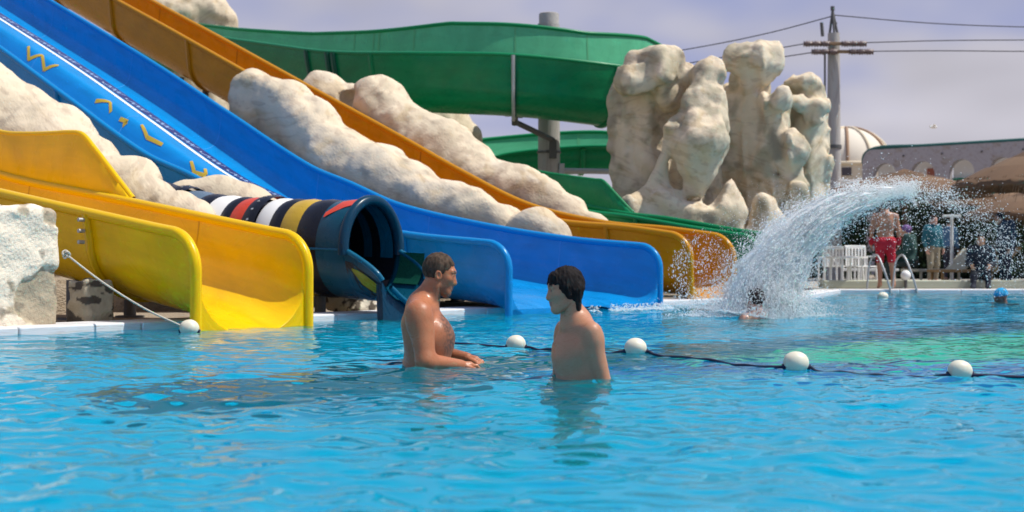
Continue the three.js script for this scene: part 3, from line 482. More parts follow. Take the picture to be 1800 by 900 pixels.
// the tall group at the end of the slides
{
  const lean = (px0, py0, d0, r0, px1, py1, d1, r1) => { const a = at(px0, py0, d0), b = at(px1, py1, d1); return [[a.x, a.y, a.z], [b.x, b.y, b.z], r0, r1]; };
  const E = (px, py, d, rx, ry, rz) => { const c = at(px, py, d); return [[c.x, c.y, c.z], [rx, ry, rz]]; };
  const slab = (px, py, d, hu, hy, hw, turn = 0, taper = 0, round = 0.16) => { const c = at(px, py, d); return { c: [c.x, c.y, c.z], hu, hy, hw, turn, taper, round }; };
  const cones = [], eggs = [], slabs = [];
  const pillar = (what, c, e, o, b = []) => { cones.push(...c); eggs.push(...e); slabs.push(...b); };
  pillar('broad tall cream rock slab with overhanging top beside the green slide', [], [E(1118, 140, 24.8, 0.42, 0.4, 0.4), E(1172, 150, 25.0, 0.34, 0.5, 0.4)], { seed: 31, k: 0.1, dark: 0.5 }, [slab(1124, 260, 25.5, 0.58, 1.5, 0.34, 0.1, 0.12, 0.14), slab(1146, 118, 25.0, 0.62, 0.4, 0.44, 0.1, 0.15, 0.2)]);
  pillar('rough cream rock wall joining the pillars from behind', [lean(1204, 140, 25.7, 0.34, 1196, 400, 25.6, 0.5), lean(1235, 200, 25.6, 0.4, 1225, 390, 25.4, 0.5), lean(1285, 165, 25.9, 0.34, 1275, 400, 25.8, 0.5), lean(1350, 200, 25.8, 0.3, 1350, 400, 25.8, 0.5), lean(1392, 175, 26.1, 0.34, 1390, 400, 26.1, 0.5), lean(1262, 210, 26.2, 0.4, 1262, 400, 26.2, 0.55), lean(1380, 250, 26.4, 0.4, 1380, 400, 26.4, 0.55)], [], { seed: 71 });
  pillar('pointed cream rock with a small knob, leaning against the broad slab', [lean(1240, 145, 24.7, 0.36, 1232, 260, 24.2, 0.56), lean(1232, 260, 24.2, 0.54, 1222, 335, 24.2, 0.22), lean(1185, 220, 24.4, 0.16, 1165, 290, 24.3, 0.14), lean(1163, 280, 24.3, 0.14, 1140, 370, 24.3, 0.3)], [E(1245, 128, 24.7, 0.36, 0.3, 0.36), E(1178, 226, 24.2, 0.22, 0.18, 0.2)], { seed: 35, olive: 0.55 });
  pillar('slim cream rock pillar with a round overhanging head, tallest of the group', [], [E(1297, 108, 25.2, 0.3, 0.32, 0.3), E(1345, 116, 25.2, 0.28, 0.36, 0.3)], { seed: 41, dark: 0.6, k: 0.08 }, [slab(1314, 270, 25.6, 0.46, 1.75, 0.4, 0.2, 0.1, 0.14), slab(1324, 102, 25.3, 0.5, 0.34, 0.42, 0.2, 0.1, 0.22)]);
  pillar('cream rock with a round knob on a sloping shoulder', [lean(1372, 215, 25.0, 0.14, 1392, 330, 24.8, 0.34)], [E(1369, 176, 24.7, 0.28, 0.32, 0.28), E(1394, 262, 24.7, 0.28, 0.5, 0.28)], { seed: 47, k: 0.08 }, [slab(1354, 285, 25.1, 0.34, 1.25, 0.3, 0.1, 0.12, 0.12)]);
  pillar('outermost cream rock pillar with a knobbly head beside the utility pole', [lean(1418, 160, 25.8, 0.42, 1422, 300, 25.8, 0.44), lean(1425, 300, 25.8, 0.36, 1412, 390, 25.8, 0.5)], [E(1412, 145, 25.6, 0.42, 0.28, 0.4), E(1440, 188, 25.4, 0.26, 0.26, 0.3), E(1400, 180, 25.4, 0.24, 0.2, 0.26), E(1436, 215, 25.4, 0.22, 0.14, 0.24)], { seed: 53 });
  pillar('low cream rock apron at the foot of the broad slab', [lean(1112, 368, 24.2, 0.34, 1170, 345, 24.3, 0.26), lean(1170, 340, 24.3, 0.22, 1170, 300, 24.4, 0.14), lean(1170, 362, 24.1, 0.3, 1250, 385, 23.9, 0.28), lean(1090, 395, 24.1, 0.3, 1250, 410, 23.9, 0.3)], [], { seed: 59, olive: 0.2, dark: 0.2, rough: 0.05 });
  pillar('upright pointed cream rock at the foot of the pillars', [lean(1290, 305, 24.2, 0.12, 1280, 372, 24.0, 0.33), lean(1280, 372, 24.0, 0.33, 1278, 410, 24.0, 0.36)], [], { seed: 61, olive: 0.2, dark: 0.2, rough: 0.05 });
  pillar('rounded cream rock mound beside the spray of water', [lean(1345, 365, 24.2, 0.3, 1350, 400, 24.2, 0.46), lean(1400, 330, 24.6, 0.2, 1402, 400, 24.6, 0.28)], [], { seed: 67, olive: 0.2, dark: 0.3, rough: 0.05 });
  const lo = [1e9, 1e9, 1e9], hi = [-1e9, -1e9, -1e9], grow = (c, r) => { for (let i = 0; i < 3; i++) { lo[i] = Math.min(lo[i], c[i] - r - 0.2); hi[i] = Math.max(hi[i], c[i] + r + 0.2); } };
  for (const [a, b, r1, r2] of cones) { grow(a, r1); grow(b, r2); } for (const [c, r] of eggs) grow(c, Math.max(...r)); for (const q of slabs) { grow([q.c[0], q.c[1] + q.hy, q.c[2]], q.hu); grow(q.c, q.hu * 1.2); }
  lo[1] = 0; const s = 41, K = 0.13, rough = 0.085;
  const f = (x, y, z) => {
    let d = 1e9; for (const [a, b, r1, r2] of cones) d = smin(d, cone(x, y, z, a, b, r1, r2), K); for (const [c, r] of eggs) d = smin(d, egg(x, y, z, c, r), K);
    for (const b of slabs) {
      const dx = x - b.c[0], dy = y - b.c[1], dz = z - b.c[2], k = 1 - b.taper * dy / b.hy, ux = Math.cos(b.turn) * UX - Math.sin(b.turn) * UZ, uz = Math.sin(b.turn) * UX + Math.cos(b.turn) * UZ;
      const q0 = Math.abs(dx * ux + dz * uz) - b.hu * k + b.round, q1 = Math.abs(dy) - b.hy + b.round, q2 = Math.abs(dx * uz - dz * ux) - b.hw * k + b.round;
      d = smin(d, Math.hypot(Math.max(q0, 0), Math.max(q1, 0), Math.max(q2, 0)) + Math.min(Math.max(q0, q1, q2), 0) - b.round, K);
    }
    if (Math.abs(d) < 0.5) { const v = nz(x * 1.7 + s, y * 1.3, z * 1.7), w = nz(x * 3.3, y * 2.4 + s, z * 3.3), fold = nz(x * 2.3 + s, y * 0.4, z * 2.3); d += rough * 1.8 * fbm(x * 1.3 + s, y * 1.1, z * 1.3, 3) + rough * 1.5 * (0.45 - Math.abs(v)) + rough * 0.7 * (0.4 - Math.abs(w)) - rough * 2.0 * (0.3 - Math.abs(fold)) + rough * 0.3 * fbm(x * 9, y * 9, z * 9 + s, 3) + 0.03; }
    return Math.max(d, 0.05 - y);
  };
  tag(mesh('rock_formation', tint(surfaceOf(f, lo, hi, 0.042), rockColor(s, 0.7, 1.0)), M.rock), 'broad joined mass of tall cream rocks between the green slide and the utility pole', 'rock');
}
// weathered plaster block and small stone at the left edge of the pool
{
  const blockOf = (cx, cz, hx, hy, hz, round, rough, seed, y0) => (x, y, z) => {
    const dx = x - cx, dz = z - cz, ca = WX, sa = UX, u = dx * ca - dz * sa, w = dx * sa + dz * ca;
    const qx = Math.abs(u) - hx + round, qy = Math.abs(y - y0 - hy) - hy + round, qz = Math.abs(w) - hz + round;
    let d = Math.hypot(Math.max(qx, 0), Math.max(qy, 0), Math.max(qz, 0)) + Math.min(Math.max(qx, qy, qz), 0) - round;
    return d + rough * fbm(x * 4 + seed, y * 4, z * 4, 4) + rough * 0.5 * smooth(0.02, 0.08, fbm(x * 1.8, y * 1.8 + seed, z * 1.8, 3));
  };
  const f = blockOf(-4.42, -11.13, 0.58, 0.52, 0.44, 0.08, 0.05, 3, 0.0);
  const g = tint(surfaceOf(f, [-5.4, 0.02, -12.2], [-3.4, 1.25, -10.1], 0.02), (x, y, z) => { const a = fbm(x * 1.8, y * 1.8 + 3, z * 1.8, 5), b = fbm(x * 7, y * 7, z * 7, 3), m = smooth(-0.02, 0.06, a + 0.25 * b), d = smooth(0.2, 0.3, b + 0.2 * a); let k = [0, 1, 2].map(i => mixn([0.80, 0.70, 0.56][i], [0.42, 0.35, 0.25][i], m) * (1 + 0.15 * b)); return k.map((v, i) => mixn(v, [0.12, 0.1, 0.08][i], d * 0.6)); });
  tag(mesh('plaster_block', g, M.plaster), 'white plastered block with flaking patches beside the yellow slide', 'block');
  const f2 = blockOf(-3.76, -12.15, 0.15, 0.22, 0.17, 0.05, 0.06, 8, 0.0);
  tag(mesh('stone_block', tint(surfaceOf(f2, [-4.2, 0.02, -12.6], [-3.3, 0.6, -11.7], 0.012), (x, y, z) => { const b = fbm(x * 9, y * 9, z * 9, 4), d = smooth(0.05, 0.1, fbm(x * 5, y * 9, z * 5 + 4, 4)); return [0.42, 0.38, 0.29].map((v, i) => mixn(v * (1 + 0.4 * b), [0.08, 0.07, 0.06][i], d)); }), M.plaster), 'small rough grey stone standing beside the plastered block', 'stone');
  const f3 = blockOf(-1.55, -15.05, 0.5, 0.2, 0.25, 0.05, 0.08, 11, 0.02);
  tag(mesh('stone_block', tint(surfaceOf(f3, [-2.5, 0.02, -15.9], [-0.7, 0.55, -14.2], 0.02), (x, y, z) => { const b = fbm(x * 8, y * 8, z * 8, 4), d = smooth(0.06, 0.14, b); return [0.66, 0.6, 0.48].map((v, i) => mixn(v, [0.1, 0.08, 0.06][i], d)); }), M.plaster), 'broken white stone on the pool edge under the tunnel mouth', 'stone');
}
// ---------------------------------------------------------------- ropes and floats
function ball(parent, p, r, seed) {
  const g = new THREE.SphereGeometry(r, 28, 20), q = g.attributes.position; g.scale(1.06, 0.94, 1); for (let i = 0; i < q.count; i++) { const k = 1 + 0.035 * nz(q.getX(i) * 14 + seed, q.getY(i) * 14, q.getZ(i) * 14); q.setXYZ(i, q.getX(i) * k, q.getY(i) * k, q.getZ(i) * k); } g.computeVertexNormals();
  const m = mesh('float_ball', g, M.float, parent); m.position.copy(p);
  mesh('collar', merge([rod(V(-r * 1.12, -r * 0.35, 0), V(-r * 0.85, -r * 0.3, 0), 0.016), rod(V(r * 0.85, -r * 0.3, 0), V(r * 1.14, -r * 0.4, 0), 0.018)]), M.darkRope, m); return m;
}
{
  const o = group('lane_rope', 'dark blue lane rope with white ball floats strung across the pool', 'rope');
  const F = [[907, 604, 9.15, 0.062], [1117, 614, 8.55, 0.066], [1399, 640, 7.25, 0.064], [1687, 656, 6.85, 0.057]].map(([px, py, d, r]) => [at(px, py, d), r]);
  F.forEach(([p, r], i) => ball(o, p.setY(height(p.x, p.z) + 0.03), r, i * 3));
  const way = [V(-1.1, -0.04, -9.9), V(-0.7, 0, -9.65), V(-0.35, 0.01, -9.45)]; F.forEach(([p, r], i) => { way.push(p.clone().add(V(-0.07, -0.022, 0.01)), p.clone().add(V(0.07, -0.022, 0.0))); if (F[i + 1]) { const n = F[i + 1][0]; for (let q = 1; q < 12; q++) { const e = p.clone().lerp(n, 0.06 + 0.88 * q / 12); way.push(e.setY(height(e.x, e.z) + [0.006, 0.002, -0.005][i] + 0.004 * Math.sin(q * 2.3))); } } }); for (let q = 1; q < 14; q++) { const x = F[3][0].x + 0.1 + q * 0.25, z = F[3][0].z + q * 0.06; way.push(V(x, height(x, z) - 0.004, z)); }
  mesh('rope', tube(way, 0.0085, 700, 6), M.darkRope, o);
}
{
  const o = group('anchor_rope', 'pale rope from the plastered block down to a white ball float', 'rope');
  const a = at(116, 447, 11.35), b = at(333, 573, 11.2); ball(o, V(b.x, 0.035, b.z), 0.076, 31);
  mesh('rope', tube([a, a.clone().lerp(b, 0.3).add(V(0, -0.055, 0)), a.clone().lerp(b, 0.65).add(V(0, -0.07, 0)), V(b.x - 0.06, 0.05, b.z)], 0.009, 60, 6), M.rope, o);
  mesh('knot', new THREE.TorusKnotGeometry(0.022, 0.009, 40, 6).translate(a.x, a.y, a.z), M.rope, o);
}
{ const o = group('float_buoy', 'white ball float drifting by the far edge before the red shorts', 'float'); const p = at(1552, 524, 21.8); ball(o, V(p.x, 0.03, p.z), 0.08, 51); }
// ---------------------------------------------------------------- people
// joints are [forward, up, right] from the feet of a person 1.72 m tall
const STAND = { pelvis: [0, 0.93, 0], waist: [0, 1.07, 0], chest: [0.01, 1.25, 0], top: [0, 1.38, 0], neck: [-0.01, 1.46, 0], head: [0.035, 1.595, 0],
  sR: [-0.01, 1.405, 0.18], eR: [-0.03, 1.12, 0.25], wR: [0.06, 0.88, 0.26], hR: [0.09, 0.78, 0.25], sL: [-0.01, 1.405, -0.18], eL: [-0.03, 1.12, -0.25], wL: [0.06, 0.88, -0.26], hL: [0.09, 0.78, -0.25],
  pR: [0, 0.9, 0.09], kR: [0.03, 0.49, 0.1], aR: [-0.02, 0.08, 0.1], tR: [0.14, 0.03, 0.12], pL: [0, 0.9, -0.09], kL: [0.03, 0.49, -0.1], aL: [-0.02, 0.08, -0.1], tL: [0.14, 0.03, -0.12] };
function torsoField(J, fat) {
  const sq = 0.76, S = p => [p[0], p[1], p[2] * sq];
  return (x, y, z) => {
    const w = z * sq; let d = cone(x, y, w, S(J.pelvis), S(J.waist), 0.118 * fat, 0.108 * fat);
    d = smin(d, cone(x, y, w, S(J.waist), S(J.chest), 0.108 * fat, 0.122 * fat), 0.06); d = smin(d, cone(x, y, w, S(J.chest), S(J.top), 0.122 * fat, 0.092 * fat), 0.05);
    return d;
  };
}
const limbs = ['R', 'L'];
const mapSkin = mapGrain.clone(); mapSkin.repeat.set(5, 5); mapSkin.needsUpdate = true;
function bodyField(J, fat, muscle, pec = 1) {
  const torso = torsoField(J, fat);
  const up = [J.neck[0] - J.pelvis[0], J.neck[1] - J.pelvis[1], 0], ul = Math.hypot(...up), fx = up[1] / ul, fy = -up[0] / ul;      // direction the chest faces
  const off = (p, f, u, r) => [p[0] + fx * f + up[0] / ul * u, p[1] + fy * f + up[1] / ul * u, p[2] + r];
  return (x, y, z) => {
    let d = torso(x, y, z);
    for (const q of limbs) {
      const s = q === 'R' ? 1 : -1, sh = J['s' + q], el = J['e' + q], wr = J['w' + q];
      d = smin(d, egg(x, y, z, off(J.chest, 0.055 * fat * pec, 0.05, 0.072 * s), [0.05 * pec, 0.06, 0.08]), 0.05);          // chest muscle
      d = smin(d, cone(x, y, z, off(J.neck, -0.02, -0.02, 0.02 * s), sh, 0.058, 0.058 * muscle), 0.06);             // slope of the shoulder
      d = smin(d, cone(x, y, z, off(J.top, -0.055, -0.05, 0.085 * s), off(J.chest, -0.05, -0.08, 0.1 * s), 0.06, 0.055), 0.06);   // shoulder blade
      d = smin(d, cone(x, y, z, off(J.neck, 0.055, -0.05, 0.02 * s), [sh[0] + 0.03, sh[1] + 0.022, sh[2] * 0.86], 0.014, 0.013), 0.018);            // collar bone
      d = smin(d, cone(x, y, z, off(J.neck, 0.05, -0.05, 0.015 * s), [J.head[0] - 0.03, J.head[1] - 0.045, J.head[2] + 0.05 * s], 0.015, 0.018), 0.02);   // neck muscle
      let a = cone(x, y, z, sh, el, 0.060 * muscle, 0.043 * muscle); a = smin(a, egg(x, y, z, [mixn(sh[0], el[0], 0.16), mixn(sh[1], el[1], 0.16), mixn(sh[2], el[2], 0.16) + 0.012 * s], [0.064 * muscle, 0.085 * muscle, 0.056 * muscle]), 0.03);
      a = smin(a, cone(x, y, z, [sh[0] * 0.6 + el[0] * 0.4 + 0.012, sh[1] * 0.6 + el[1] * 0.4, sh[2] * 0.6 + el[2] * 0.4], el, 0.05 * muscle, 0.036 * muscle), 0.03);
      a = smin(a, cone(x, y, z, el, wr, 0.043 * muscle, 0.029 * muscle), 0.03);
      d = smin(d, a, 0.022);
      d = smin(d, cone(x, y, z, J['p' + q], J['k' + q], 0.088, 0.058), 0.06); d = smin(d, cone(x, y, z, J['k' + q], J['a' + q], 0.056, 0.038), 0.03);
      d = smin(d, cone(x, y, z, J['a' + q], J['t' + q], 0.042, 0.03), 0.03); d = smin(d, egg(x, y, z, [J['p' + q][0] - 0.06 * fx, J['p' + q][1], J['p' + q][2]], [0.09, 0.1, 0.085]), 0.06);
    }
    const nk = [J.head[0] - 0.035, J.head[1] - 0.05, J.head[2]];
    return smin(d, cone(x, y, z, J.neck, nk, 0.06 * Math.sqrt(muscle), 0.054 * Math.sqrt(muscle)), 0.05);
  };
}
// head in its own axes: x forward, y up, z right
const headField = (x, y, z) => {
  const a = Math.abs(z);
  let d = egg(x, y, z, [-0.018, 0.036, 0], [0.099, 0.088, 0.076]);
  d = smin(d, egg(x, y, z, [0.028, -0.026, 0], [0.066, 0.088, 0.060]), 0.04);
  d = smin(d, cone(x, y, a, [0.068, -0.098, 0], [0.064, -0.098, 0.014], 0.021, 0.019), 0.025); d = smin(d, cone(x, y, a, [0.06, -0.095, 0.014], [-0.012, -0.058, 0.052], 0.021, 0.019), 0.03);
  d = smin(d, cone(x, y, a, [0.086, 0.032, 0], [0.074, 0.03, 0.042], 0.012, 0.011), 0.02);
  d = -smin(-d, Math.hypot(x - 0.099, y - 0.008, a - 0.031) - 0.014, 0.02);
  d = smin(d, Math.hypot(x - 0.076, y - 0.008, a - 0.031) - 0.0125, 0.006);
  d = smin(d, cone(x, y, a, [0.085, 0.014, 0], [0.104, -0.03, 0], 0.010, 0.0135), 0.012); d = smin(d, cone(x, y, a, [0.1, -0.034, 0], [0.092, -0.035, 0.013], 0.01, 0.009), 0.01);
  d = smin(d, cone(x, y, a, [0.066, -0.012, 0.03], [0.056, -0.016, 0.045], 0.016, 0.014), 0.03);
  d = smin(d, cone(x, y, a, [0.092, -0.056, 0], [0.08, -0.06, 0.02], 0.008, 0.005), 0.01); d = smin(d, cone(x, y, a, [0.09, -0.071, 0], [0.079, -0.069, 0.017], 0.008, 0.005), 0.01);
  d = smin(d, Math.max(egg(x * 0.97 + y * 0.25, y * 0.97 - x * 0.25, a, [-0.012, -0.002, 0.075], [0.022, 0.033, 0.014]), -egg(x * 0.97 + y * 0.25, y * 0.97 - x * 0.25, a, [-0.008, 0.0, 0.088], [0.013, 0.02, 0.008])), 0.008);
  return d;
};
function handField(wr, tip, palm, s) {                 // fingers from the wrist towards tip, palm: direction the palm faces
  const n = a => { const l = Math.hypot(...a); return a.map(v => v / l); }, cr = (a, b) => [a[1] * b[2] - a[2] * b[1], a[2] * b[0] - a[0] * b[2], a[0] * b[1] - a[1] * b[0]];
  const f = n(tip.map((v, i) => v - wr[i])), side = n(cr(f, palm)), p = cr(side, f), P = (a, b, c) => wr.map((v, i) => v + f[i] * a + side[i] * b * s + p[i] * c), bones = [];
  bones.push([P(0, 0, 0), P(0.05, 0.012, 0), 0.026, 0.026], [P(0.03, -0.012, 0), P(0.085, -0.024, 0), 0.018, 0.013], [P(0.03, 0.012, 0), P(0.085, 0.026, 0), 0.018, 0.013]);
  [[-0.03, 0.062], [-0.01, 0.078], [0.011, 0.082], [0.031, 0.073]].forEach(([o, l], i) => { const a = P(0.082, o * 0.9, 0), b = P(0.082 + l * 0.48, o, 0.008 + 0.004 * i), c = P(0.082 + l * 0.8, o * 1.02, 0.024 + 0.004 * i), e = P(0.082 + l * 0.95, o * 1.02, 0.038 + 0.004 * i); bones.push([a, b, 0.0098, 0.0088], [b, c, 0.0088, 0.008], [c, e, 0.008, 0.007]); });
  bones.push([P(0.02, 0.022, 0.006), P(0.055, 0.052, 0.018), 0.014, 0.0105], [P(0.055, 0.052, 0.018), P(0.082, 0.06, 0.03), 0.0105, 0.0085]);
  return [(x, y, z) => { let d = 1e9; for (const [a, b, r1, r2] of bones) d = smin(d, cone(x, y, z, a, b, r1, r2), 0.006); return d; }, bones];
}
function joined(list) {                                // several surfaces as one body
  const pos = [], nor = [], uv = [], idx = []; let n = 0;
  for (const g of list) { pos.push(...g.attributes.position.array); nor.push(...g.attributes.normal.array); uv.push(...g.attributes.uv.array); for (const i of g.index.array) idx.push(i + n); n += g.attributes.position.count; }
  const g = new THREE.BufferGeometry(); g.setAttribute('position', new THREE.Float32BufferAttribute(pos, 3)); g.setAttribute('normal', new THREE.Float32BufferAttribute(nor, 3)); g.setAttribute('uv', new THREE.Float32BufferAttribute(uv, 2)); g.setIndex(idx); return g;
}
const boundsOf = (J, keys, m) => { const lo = [9, 9, 9], hi = [-9, -9, -9]; for (const k of keys) J[k].forEach((v, i) => { lo[i] = Math.min(lo[i], v - m); hi[i] = Math.max(hi[i], v + m); }); return [lo, hi]; };
function person(label, { feet, turn, tall = 1.72, joints = {}, fat = 1, muscle = 1, pec = 1, skin = [0.42, 0.22, 0.13], paint, fine = true, nod = 0, look = 0, headSize = 1, hair, hairColor = [0.03, 0.022, 0.018], hairField, clothes = [], set }) {
  const J = { ...STAND, ...joints }, k = tall / 1.72, cell = fine ? 0.0095 : 0.022;
  const o = group('person', label, 'person', feet, turn, set); o.scale.setScalar(k);
  const body = bodyField(J, fat, muscle, pec), [lo, hi] = boundsOf(J, Object.keys(STAND).filter(q => !/^h[RL]$/.test(q)), 0.17);
  const parts = [surfaceOf(body, lo, hi, cell)];
  const hm = new THREE.Matrix4().makeTranslation(...J.head).multiply(new THREE.Matrix4().makeRotationY(look)).multiply(new THREE.Matrix4().makeRotationZ(-nod)).multiply(new THREE.Matrix4().makeScale(...(headSize.length ? headSize : [headSize, headSize, headSize])));
  const hg = surfaceOf((x, y, z) => smin(headField(x, y, z), cone(x, y, z, [-0.03, -0.03, 0], [-0.052, -0.15, 0], 0.05, 0.05), 0.03), [-0.16, -0.16, -0.12], [0.16, 0.16, 0.12], fine ? 0.0036 : 0.009); hg.applyMatrix4(hm); parts.push(hg);
  for (const q of limbs) { const s = q === 'R' ? 1 : -1, [f, bones] = handField(J['w' + q], J['h' + q], joints['palm' + q] || [0.2, -0.3, -0.9 * s], s * (joints['thumb' + q] || 1)); const l = [9, 9, 9], h = [-9, -9, -9]; for (const b of bones) for (const e of [b[0], b[1]]) e.forEach((v, i) => { l[i] = Math.min(l[i], v - 0.03); h[i] = Math.max(h[i], v + 0.03); }); parts.push(surfaceOf(f, l, h, fine ? 0.004 : 0.009)); }
  const g = tint(joined(parts), (x, y, z) => { const a = 1 + 0.16 * fbm(x * 7, y * 7, z * 7, 3) + 0.1 * fbm(x * 40, y * 40, z * 40, 2); let c = skin.map((v, i) => v * (i ? a : 0.5 + a * 0.5)); return paint ? paint(c, x, y, z) : c; });
  // eyes, brows and lips are the colour of the head where they lie
  const inv = hm.clone().invert(), q = V(0, 0, 0), P = g.attributes.position, C = g.attributes.color, n0 = parts[0].attributes.position.count, n1 = n0 + parts[1].attributes.position.count;
  for (let i = n0; i < n1; i++) { q.fromBufferAttribute(P, i).applyMatrix4(inv); const a = Math.abs(q.z), ey = Math.hypot(q.x - 0.088, (q.y - 0.008) * 1.5, a - 0.031); const set3 = (c, t) => C.setXYZ(i, mixn(C.getX(i), c[0], t), mixn(C.getY(i), c[1], t), mixn(C.getZ(i), c[2], t)); if (q.x > 0.06 && ey < 0.0125) set3([0.05, 0.03, 0.025], 0.85); if (q.x > 0.06 && Math.abs(q.y - 0.034 - a * 0.05) < 0.0055 && a > 0.012 && a < 0.05) set3(hairColor, 0.8); if (q.x > 0.07 && Math.abs(q.y + 0.064) < 0.011 && a < 0.02) set3([0.36, 0.13, 0.1], 0.6); }
  mesh('body', g, new THREE.MeshPhysicalMaterial({ vertexColors: true, roughness: 1.0, roughnessMap: mapSkin, bumpMap: mapSkin, bumpScale: 0.0005, clearcoat: 0.06, clearcoatRoughness: 0.3, side: THREE.DoubleSide }), o);
  if (hairField) { const h = surfaceOf((x, y, z) => { const d = hairField(x, y, z); return Math.abs(d) < 0.05 ? d + (hair || 0.004) * fbm(x * 60, y * 13, z * 60, 3) : d; }, [-0.19, -0.2, -0.15], [0.16, 0.19, 0.15], fine ? 0.0038 : 0.009).applyMatrix4(hm); tint(h, (x, y, z) => { const a = 1 + 1.6 * fbm(x * 60, y * 22, z * 60, 3); return hairColor.map(v => v * a); }); mesh('hair', h, new THREE.MeshPhysicalMaterial({ vertexColors: true, roughness: 0.8, specularIntensity: 0.3, side: THREE.DoubleSide }), o); }
  for (const c of clothes) mesh(c.name, surfaceOf((x, y, z) => { const d = c.keep(x, y, z, J); return Math.max(body(x, y, z) - c.thick + 0.006 * fbm(x * 14, y * 9, z * 14, 2), d); }, lo, hi, cell), c.material, o);
  return o;
}
const cropHair = (grow, line) => (x, y, z) => Math.max(egg(x, y, z, [-0.018, 0.036, 0], [0.099 + grow, 0.088 + grow, 0.076 + grow]), line(x, y, z));
const trunks = (y0, y1, material) => ({ name: 'swim_shorts', thick: 0.014, material, keep: (x, y) => Math.max(y0 - y, y - y1) });
const cloth = (r, g, b) => std(r, g, b, 0.9);
// the two in the pool
person('stocky tanned person with cropped hair standing waist deep, hands at the water', {
  feet: [at(747, 600, 7.69).x, DEPTH, -7.69], turn: 0.06, tall: 1.72, fat: 1.09, muscle: 1.15, pec: 0.85, skin: [0.40, 0.14, 0.06], nod: 0.2, headSize: [0.88, 0.97, 0.92],
  joints: { chest: [0.025, 1.24, 0], waist: [0.005, 1.07, 0], top: [-0.015, 1.375, 0], neck: [0.0, 1.455, 0], head: [0.085, 1.602, 0], sR: [-0.035, 1.395, 0.2], eR: [0.005, 1.135, 0.285], wR: [0.2, 1.1, 0.13], hR: [0.3, 1.09, 0.07], sL: [-0.02, 1.405, -0.185], eL: [0.06, 1.15, -0.25], wL: [0.24, 1.125, -0.1], hL: [0.34, 1.095, -0.02], palmR: [0, -1, 0.1], palmL: [0, -1, -0.1], thumbR: -1, thumbL: -1 },
  paint: (c, x, y, z) => { const h = smooth(0.06, 0.11, x) * smooth(1.12, 1.2, y) * smooth(1.43, 1.37, y) * smooth(0.19, 0.12, Math.abs(z)); const n = smooth(-0.12, 0.12, fbm(x * 60, y * 60, z * 60, 3)); const beard = smooth(0.03, 0.06, x) * smooth(1.545, 1.525, y) * smooth(1.44, 1.46, y) * 0.45; return c.map((v, i) => mixn(v, [0.045, 0.028, 0.02][i], Math.max(h * (0.35 + 0.55 * n), beard))); },
  hair: 0.008, hairColor: [0.07, 0.046, 0.032], hairField: cropHair(0.006, (x, y, z) => Math.max((x - 0.055) * 0.8 + (0.05 - y) * 0.75 + 0.012 * nz(x * 60, y * 60, z * 60), Math.min(-0.045 - y, 9), (x > -0.03 && y < 0.01 ? (0.012 - y) : -1))),
  clothes: [trunks(0.55, 0.98, cloth(0.02, 0.03, 0.06))],
});
person('slim young person with wet dark hair standing waist deep, arms hanging down', {
  feet: [at(1010, 600, 6.8).x, DEPTH, -6.8], turn: Math.PI + 0.42, tall: 1.645, fat: 0.74, muscle: 0.78, pec: 0.7, skin: [0.45, 0.205, 0.115], nod: 0.1, look: -0.22, headSize: [0.86, 0.95, 0.88],
  joints: { head: [0.06, 1.602, 0], neck: [0.0, 1.46, 0], sL: [-0.02, 1.395, -0.15], sR: [-0.02, 1.395, 0.15], eL: [-0.085, 1.11, -0.175], wL: [-0.07, 0.88, -0.185], hL: [-0.05, 0.78, -0.18], eR: [-0.02, 1.11, 0.22], wR: [0.05, 0.88, 0.2], hR: [0.07, 0.78, 0.19] },
  hair: 0.012, hairColor: [0.014, 0.011, 0.011],
  hairField: (x, y, z) => { const a = Math.abs(z); let d = egg(x, y, z, [-0.022, 0.036, 0], [0.109, 0.099, 0.088]); d = smin(d, cone(x, y, a, [-0.055, 0.0, 0.045], [-0.06, -0.105, 0.045], 0.05, 0.02), 0.03); d = smin(d, cone(x, y, a, [0.0, 0.02, 0.075], [-0.005, -0.035, 0.078], 0.022, 0.012), 0.02); d = smin(d, cone(x, y, a, [0.055, 0.075, 0.03], [0.078, 0.045, 0.03], 0.03, 0.017), 0.02); const face = Math.max(0.045 - x - 0.25 * (y - 0.03), y - 0.038 - 0.0 * a); return Math.max(d, -Math.max(face, -9)); },
  clothes: [trunks(0.5, 0.98, cloth(0.03, 0.03, 0.05))],
});
// swimmers
const dark = (x, y, z) => Math.max(egg(x, y, z, [-0.02, 0.036, 0], [0.112, 0.1, 0.088]), (x - 0.05) * 0.8 + (0.03 - y) * 0.6);
const capField = (x, y, z) => Math.max(egg(x, y, z, [-0.016, 0.036, 0], [0.112, 0.102, 0.09]), 0.02 - y);
person('person seen from behind in the foot of the water spray, hair wet and dark', { feet: [at(1330, 540, 14.15).x, -1.4, -14.15], turn: 2.2, tall: 1.7, fine: false, skin: [0.5, 0.27, 0.2], hairField: dark, hairColor: [0.03, 0.02, 0.02], clothes: [trunks(0.5, 0.98, cloth(0.03, 0.03, 0.05))] });
{
  const o = person('swimmer in a bright blue cap with one red sleeve above the water', { feet: [at(1762, 520, 19.6).x, -1.5, -19.6], turn: 3.5, tall: 1.7, fine: false, skin: [0.16, 0.07, 0.05], nod: 0.2, joints: { eR: [0.12, 1.36, 0.3], wR: [0.2, 1.42, 0.42], hR: [0.25, 1.42, 0.5] }, hairField: capField, hair: 0.001, hairColor: [0.03, 0.3, 0.55], clothes: [{ name: 'shirt', thick: 0.012, material: cloth(0.42, 0.02, 0.04), keep: (x, y) => Math.max(0.95 - y, y - 1.46) }] });
  o.children.find(c => c.name === 'hair').name = 'swim_cap';
}
